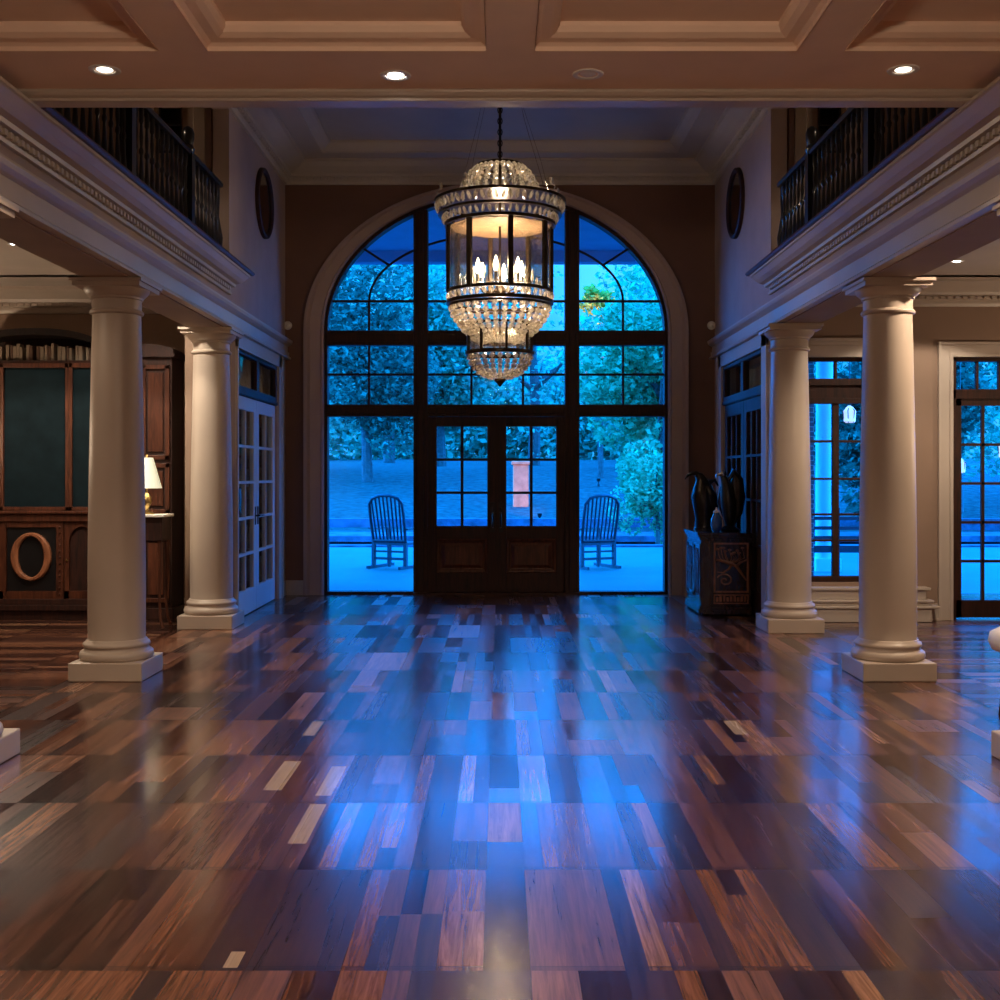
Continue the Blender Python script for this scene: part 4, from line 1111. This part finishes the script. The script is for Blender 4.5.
# rocking chairs
def rocker(label, loc, rz):
    r = thing('porch_chair', label, 'chair', loc, rz, group='slatted porch chairs')
    # faces +y (away); back at y=-.25
    lean = .20
    def bp(x, z): return (x, -.22-(z-.42)*lean, z)
    mb = MB(); w_ = .29
    for k in range(8):
        x = -.235+k*.067; zt = 1.10+.07*math.cos(x/.29*1.3)
        mb = MB(); mb.tube([bp(x, .46), bp(x*1.05, .8), bp(x*1.1, zt)], .017, 6); mb.build('back_slat', M['chair_wood'], r)
    mb = MB()
    mb.tube([bp(-.30,.42), bp(-.315,.8), bp(-.31,1.05), bp(-.24,1.14), bp(-.1,1.185), bp(.1,1.185), bp(.24,1.14), bp(.31,1.05), bp(.315,.8), bp(.30,.42)], .027, 8)
    mb.tube([bp(-.3,.45), bp(.3,.45)], .03, 8)
    mb.build('back_frame', M['chair_wood'], r)
    mb = MB(); mb.box(-.31, .31, -.24, .30, .38, .42); mb.build('seat', M['chair_wood'], r, smooth=False)
    for sx in (-1, 1):
        for y in (-.22, .27): MB().box(sx*.30-.028, sx*.30+.028, y-.028, y+.028, .03, .63 if y > 0 else .42).build('leg', M['chair_wood'], r, smooth=False)
        MB().box(sx*.33-.045, sx*.33+.045, -.27, .34, .63, .66).build('armrest', M['chair_wood'], r, smooth=False)
        MB().box(sx*.30-.02, sx*.30+.02, -.42, .40, 0, .045).build('rocker', M['chair_wood'], r, smooth=False)
    mb = MB(); mb.box(-.3, .3, -.235, -.205, .14, .18); mb.box(-.3, .3, -.235, -.205, .26, .29); mb.box(-.02, .02, -.235, -.205, .03, .38)
    mb.build('stretcher', M['chair_wood'], r, smooth=False)
rocker('slatted porch chair seen through the left sidelight', (-1.70, 18.9, -.02), -.45)
rocker('slatted porch chair seen through the right sidelight', (1.50, 18.9, -.02), .45)
# bench through the aisle window
bn = thing('porch_bench', 'dark porch railing bench seen low in right aisle window', 'bench', (5.2, 16.6, -.02))
mb = MB()
for k in range(4): mb.box(-1, 1, -.02, .02, .45+k*.14, .50+k*.14)
mb.build('back_slats', M['chair_wood'], bn, smooth=False)
for x in (-1,-.35,.35,1): MB().box(x-.04,x+.04,-.05,.05,0,1.05).build('post', M['chair_wood'], bn, smooth=False)
MB().box(-1,1,-.02,.5,.40,.45).build('seat', M['chair_wood'], bn, smooth=False)
for x in (-.9,.9): MB().box(x-.04,x+.04,.40,.48,0,.40).build('leg', M['chair_wood'], bn, smooth=False)

# lanterns added outside in place of lamp reflections in the glass
def lantern(lab, loc, s=1):
    l = thing('reflection_lantern', lab, 'lantern', loc, group='lanterns standing in for lamp reflections')
    MB().lathe([(.07*s,-.10*s),(.09*s,-.08*s),(.10*s,.08*s),(.06*s,.13*s),(.01,.17*s)], 6).build('lantern_glass', M['lantern'], l, smooth=False)
    mb = MB()
    for k in range(6): mb.tube([(.075*s*math.cos(k*PI/3), .075*s*math.sin(k*PI/3), -.1*s), (.105*s*math.cos(k*PI/3), .105*s*math.sin(k*PI/3), .08*s), (.0, .0, .17*s)], .008*s, 5)
    mb.build('lantern_cage', M['black'], l)
    MB().tube([(0,0,.16*s),(0,0,5.1-loc[2])], .008, 6).build('hanging_rod', M['black'], l)
lantern('lantern standing in for a lamp reflection in the right aisle window', (5.35, 17.6, 2.40), 1.0)
lantern('lower lantern standing in for a lamp reflection in the patio door', (7.2, 18.0, 1.62), .9)
lantern('upper lantern standing in for a lamp reflection in the patio door', (7.55, 17.2, 1.85), 1.0)

# trees
def foliage(cx, cy, cz, rx, ry, rz, n, size, seed, clumps=14, hole=.0):
    rnd = random.Random(seed); mb = MB(); cl = []
    for k in range(clumps):
        th = rnd.uniform(0, 2*PI); ph = math.asin(rnd.uniform(-1, 1)); q = rnd.uniform(.35, .9)
        cl.append((cx+rx*q*math.cos(ph)*math.cos(th), cy+ry*q*math.cos(ph)*math.sin(th), cz+rz*q*math.sin(ph), rnd.uniform(.25, .45)))
    v = []; f = []
    for i in range(n):
        c = cl[rnd.randrange(clumps)]
        d = Vector((rnd.gauss(0,1), rnd.gauss(0,1), rnd.gauss(0,1))).normalized()*rnd.uniform(.6, 1)**.5
        p = Vector((c[0]+d.x*rx*c[3], c[1]+d.y*ry*c[3], c[2]+d.z*rz*c[3]))
        a = Vector((rnd.gauss(0,1), rnd.gauss(0,1), rnd.gauss(0,.6))).normalized(); b_ = a.cross(Vector((rnd.gauss(0,1), rnd.gauss(0,1), rnd.gauss(0,1)))).normalized()
        s_ = size*rnd.uniform(.6, 1.4); k = len(v)
        v += [tuple(p-a*s_), tuple(p-b_*s_*.55), tuple(p+a*s_), tuple(p+b_*s_*.55)]; f.append((k, k+1, k+2, k+3))
    mb.add(v, f); return mb
def tree(lab, x, y, h, w_, mat, seed, size=.22, n=3000, trunk=.22, low=.25, name='tree', cat='tree', clumps=26, bark='bark'):
    z0 = terrain(x, y)
    t = thing(name, lab, cat, (x, y, z0), group='trees beyond the porch')
    rnd = random.Random(seed); 
    mb = MB(); top = h*.8
    mb.tube([(0,0,-.2), (rnd.uniform(-.1,.1), 0, h*.25), (rnd.uniform(-.2,.2), 0, h*.5), (0, 0, top)], [trunk*1.3, trunk, trunk*.75, trunk*.2], 10)
    for k in range(6):
        a = rnd.uniform(0, 2*PI); zz = h*rnd.uniform(.3, .65)
        mb.tube([(0,0,zz), (w_*.25*math.cos(a), w_*.25*math.sin(a), zz+h*.08), (w_*.42*math.cos(a), w_*.42*math.sin(a), zz+h*.18)], [trunk*.5, trunk*.3, trunk*.08], 6)
    mb.build('trunk', M[bark], t)
    foliage(0, 0, h*(low+(1-low)/2), w_/2, w_/2, h*(1-low)/2, n, size, seed, clumps).build('foliage', M[mat], t, smooth=False)
T = [
 ('tall dark evergreen beyond the lawn, framed by the left sidelight', -4.6, 40, 8.0, 5.8, 'leaf', .06),
 ('broad tree at the far left of the arched window', -9.6, 46, 8.3, 8, 'leaf4', .05),
 ('dense tree behind the left evergreen', -2.6, 49.5, 9.4, 5.8, 'leaf4', .03),
 ('leafy tree behind the entry doors', 1.6, 55, 10.5, 6, 'leaf4', .03),
 ('drooping green tree framed by the right sidelight', 4.3, 31, 6.8, 4.4, 'leaf2', .14),
 ('broad crown at the right of the arched window', 8.4, 46, 8.0, 8, 'leaf4', .05),
 ('tall pale tree on the left behind the others', -5.6, 58, 12, 7.4, 'leaf4', .1),
 ('tall pale tree on the right behind the others', 6.8, 59.5, 12, 6.6, 'leaf4', .1),
 ('dark feathery tree seen through the right aisle window', 9.3, 28, 7.5, 4.0, 'leaf', .1),
 ('large tree seen through the patio door, left part', 13.5, 34, 9, 8, 'leaf4', .1),
 ('large tree seen through the patio door, right part', 22.6, 38, 10, 9, 'leaf4', .1),
]
for i, (lab, x, y, h, w_, mt_, low) in enumerate(T):
    tree(lab, x, y, h, w_, mt_, 100+i, size=.11 if y < 42 else .15, n=14000 if y < 54 else 2400, low=low, trunk=.16 if y < 42 else .25)
tree('pale green round shrub at the right of the right sidelight', 3.6, 26.3, 2.5, 1.9, 'leaf2', 300, size=.06, n=5000, trunk=.05, low=.02, name='shrub', cat='shrub')
tree('golden leaved tree lit by the added spotlight', 3.55, 40.5, 6.7, 1.9, 'leaf3', 301, size=.13, n=900, trunk=.09, low=.72, name='golden_tree', clumps=10)
# far hedge so the horizon is closed
hb = foliage(0, 0, 2.6, 36, 2.5, 3.6, 26000, .28, 77, 130)
o = hb.build('hedge', M['leaf4'], smooth=False); o.location = (0, 67.5, terrain(0, 67.5)); tag(o, 'long far hedge closing the lawn behind the trees', 'hedge', kind='stuff')
# pillar added to stand in for a warm glow in the door glass
M['warm_stone'] = pm('warm_tinted_stone', (.55,.20,.09), .8, var=.3, vscale=4)  # warm lamplight put into the stone colour
gp = thing('standin_pillar', 'low stone pillar standing in for the warm glow seen through the right entry door', 'pillar', (.63, 35.0, terrain(.63, 35)), kind='thing')
MB().box(-.24,.24,-.24,.24,-.05,1.25).build('pillar_shaft', M['warm_stone'], gp, smooth=False, bevel=.03)
MB().box(-.29,.29,-.29,.29,1.25,1.36).build('pillar_cap', M['warm_stone'], gp, smooth=False, bevel=.02)
gl = thing('added_garden_light', 'small added spotlight on the lawn before the stand-in pillar', 'garden light', (1.1, 31.9, terrain(1.1, 31.9)))  # spotlight added to warm the pillar
MB().lathe([(.05,0),(.05,.08),(.03,.1),(.03,.16)], 12).build('spike_mount', M['black'], gl)
MB().lathe([(.05,.16),(.075,.26),(.07,.26),(.04,.2)], 12).build('lamp_head', M['black'], gl)
l = lamp('SPOT', (0, 0, .3), 480, (1,.42,.2), .05, .9, .8, 'garden_beam', gl); l.rotation_euler = (math.radians(102), 0, math.radians(10))
gl2 = thing('added_garden_light', 'small added spotlight on the lawn below the golden tree', 'garden light', (3.3, 38.5, terrain(3.3, 38.5)))  # spotlight added so the golden leaves show warm against the blue
MB().lathe([(.05,0),(.05,.08),(.03,.1),(.03,.16)], 12).build('spike_mount', M['black'], gl2)
MB().lathe([(.05,.16),(.075,.26),(.07,.26),(.04,.2)], 12).build('lamp_head', M['black'], gl2)
l = lamp('SPOT', (0, 0, .3), 5500, (1,.72,.35), .05, .5, .5, 'garden_beam', gl2); l.rotation_euler = (math.radians(161), 0, 0)

# ------------------------------------------------------------------ world
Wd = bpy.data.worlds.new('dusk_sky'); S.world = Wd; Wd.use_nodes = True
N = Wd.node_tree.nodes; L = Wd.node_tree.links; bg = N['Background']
tc = N.new('ShaderNodeTexCoord'); sp = N.new('ShaderNodeSeparateXYZ'); L.new(tc.outputs['Generated'], sp.inputs[0])
rp = N.new('ShaderNodeValToRGB'); cr = rp.color_ramp
st_ = [(0,(.01,.28,.80)),(.02,(.03,.46,1.05)),(.175,(.04,.52,1.2)),(.225,(.03,2.0,8.0)),(.6,(.02,2.1,9.0)),(1,(.02,1.9,9.0))]
while len(cr.elements) < len(st_): cr.elements.new(.5)
for e, (p, c) in zip(cr.elements, st_): e.position = p; e.color = c+(1,)
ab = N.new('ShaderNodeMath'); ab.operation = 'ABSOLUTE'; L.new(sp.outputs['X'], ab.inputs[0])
mr = N.new('ShaderNodeMapRange'); mr.inputs['From Min'].default_value = .42; mr.inputs['From Max'].default_value = .60; mr.inputs['To Max'].default_value = .22  # sky made brighter to both sides, out of view, to light the cornices
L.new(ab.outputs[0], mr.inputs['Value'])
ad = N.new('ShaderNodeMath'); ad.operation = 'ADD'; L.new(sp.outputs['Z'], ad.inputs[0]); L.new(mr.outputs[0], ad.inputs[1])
L.new(ad.outputs[0], rp.inputs['Fac'])
nz = N.new('ShaderNodeTexNoise'); nz.inputs['Scale'].default_value = 5; nz.inputs['Detail'].default_value = 6; L.new(tc.outputs['Generated'], nz.inputs['Vector'])
r2 = N.new('ShaderNodeMapRange'); r2.inputs['From Min'].default_value = .5; r2.inputs['From Max'].default_value = .75; r2.inputs['To Max'].default_value = .5
L.new(nz.outputs['Fac'], r2.inputs['Value'])
mx = N.new('ShaderNodeMix'); mx.data_type = 'RGBA'; L.new(r2.outputs[0], mx.inputs['Factor']); L.new(rp.outputs[0], mx.inputs[6]); mx.inputs[7].default_value = (.25,1.3,4.0,1)
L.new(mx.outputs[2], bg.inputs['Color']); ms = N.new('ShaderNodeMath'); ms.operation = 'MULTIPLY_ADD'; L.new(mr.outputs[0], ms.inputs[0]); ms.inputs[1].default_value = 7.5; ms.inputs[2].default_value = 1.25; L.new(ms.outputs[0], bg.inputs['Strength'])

# daylight portals (sampling guides at the windows)
def portal(loc, rot, sx, sy):
    ld = bpy.data.lights.new('window_portal', 'AREA'); ld.shape = 'RECTANGLE'; ld.size = sx; ld.size_y = sy
    ld.cycles.is_portal = True
    o = bpy.data.objects.new('window_portal', ld); COL.objects.link(o); o.location = loc; o.rotation_euler = rot
portal((AC, YE+.35, 2.5), (-PI/2, 0, 0), 4.3, 5.0)
portal((3.48, 12.12, 1.55), (-PI/2, 0, 0), .63, 2.3)
portal((5.54, 12.12, 1.4), (-PI/2, 0, 0), 1.7, 2.7)

# recessed lamps out of frame, added as fill apart from the right aisle one
def recess(loc, e, lab, col=W1, ang=2.62):
    make_downlight(lab, loc, M['lens'], e, col, ang, group='recessed lights behind the view', blend=.25)
recess((-1.55, 2.9, 3.53), 75, 'added unseen downlight over the near floor, left')
recess((1.5, 2.9, 3.53), 75, 'added unseen downlight over the near floor, right')
recess((.05, .1, 3.53), 60, 'added unseen downlight behind the viewpoint')
recess((-4.6, 7.0, 3.5), 90, 'added unseen downlight in left aisle, nearer the camera')
recess((3.95, 8.0, 3.5), 300, 'recessed downlight in right aisle, nearer the camera')
recess((-3.9, 9.0, 5.3), 30, 'added unseen downlight over the left balcony')
recess((3.9, 9.0, 5.3), 30, 'added unseen downlight over the right balcony')
recess((-3.6, 10.7, 3.5), 130, 'added hidden downlight in the left aisle, behind the second column', (1,.86,.68), 2.4)  # hidden lamp added to brighten the far left column's edge
recess((-5.3, 10.9, 3.5), 45, 'added unseen downlight in the left aisle before the bookcase', ang=1.9)  # off-frame lamp added to brighten the bookcase wall
recess((-3.6, 14.4, 3.5), 40, 'added unseen downlight in the study')

pd = thing('added_pendant_lamp', 'added unseen globe pendant in the near hall above the view', 'lamp', (0, 2.0, 0))  # pendant added out of view to lift the ceiling and column fronts
MB().ball((0,0,2.72), .11, 20, 12).build('globe', M['lamp_shade'], pd)
MB().tube([(0,0,2.82),(0,0,3.53)], .01, 8).build('rod', M['ring'], pd)
lamp('POINT', (0,0,2.88), 150, (1,.74,.52), .12, name='pendant_fill', parent=pd)
for x, y, lab in ((-6.1, 10.3, 'added unseen torchiere brightening the left aisle'), (6.4, 9.9, 'added unseen torchiere brightening the right aisle')):
    t = thing('added_torchiere_lamp', lab, 'added floor lamp', (x, y, 0))  # torchieres added out of view to brighten aisle ceilings and crowns
    MB().lathe([(.16,0),(.17,.02),(.05,.05),(.018,.08),(.018,1.68),(.03,1.70)], 24).build('stand', M['ring'], t)
    MB().lathe([(.03,1.70),(.12,1.74),(.18,1.82),(.17,1.82),(.11,1.76),(.0,1.73)], 28).build('bowl_shade', M['brass'], t)
    lamp('POINT', (0,0,1.86), 75, (1,.74,.5), .06, name='torchiere_fill', parent=t)
# ------------------------------------------------------------------ camera / view
cd = bpy.data.cameras.new('camera'); cam = bpy.data.objects.new('camera', cd); COL.objects.link(cam)
cam.location = (0, 0, 1.5); cam.rotation_euler = (PI/2, 0, 0)
cd.sensor_width = 36; cd.lens = 41.4; cd.shift_y = -.025; cd.clip_end = 300
S.camera = cam
vs = S.view_settings; vs.view_transform = 'Standard'; vs.look = 'None'; vs.gamma = 1; vs.use_curve_mapping = False; vs.exposure = 0
S.cycles.use_denoising = True
S.cycles.caustics_reflective = False; S.cycles.caustics_refractive = False
S.cycles.sample_clamp_indirect = 4; S.cycles.max_bounces = 10; S.cycles.diffuse_bounces = 5; S.cycles.transparent_max_bounces = 16
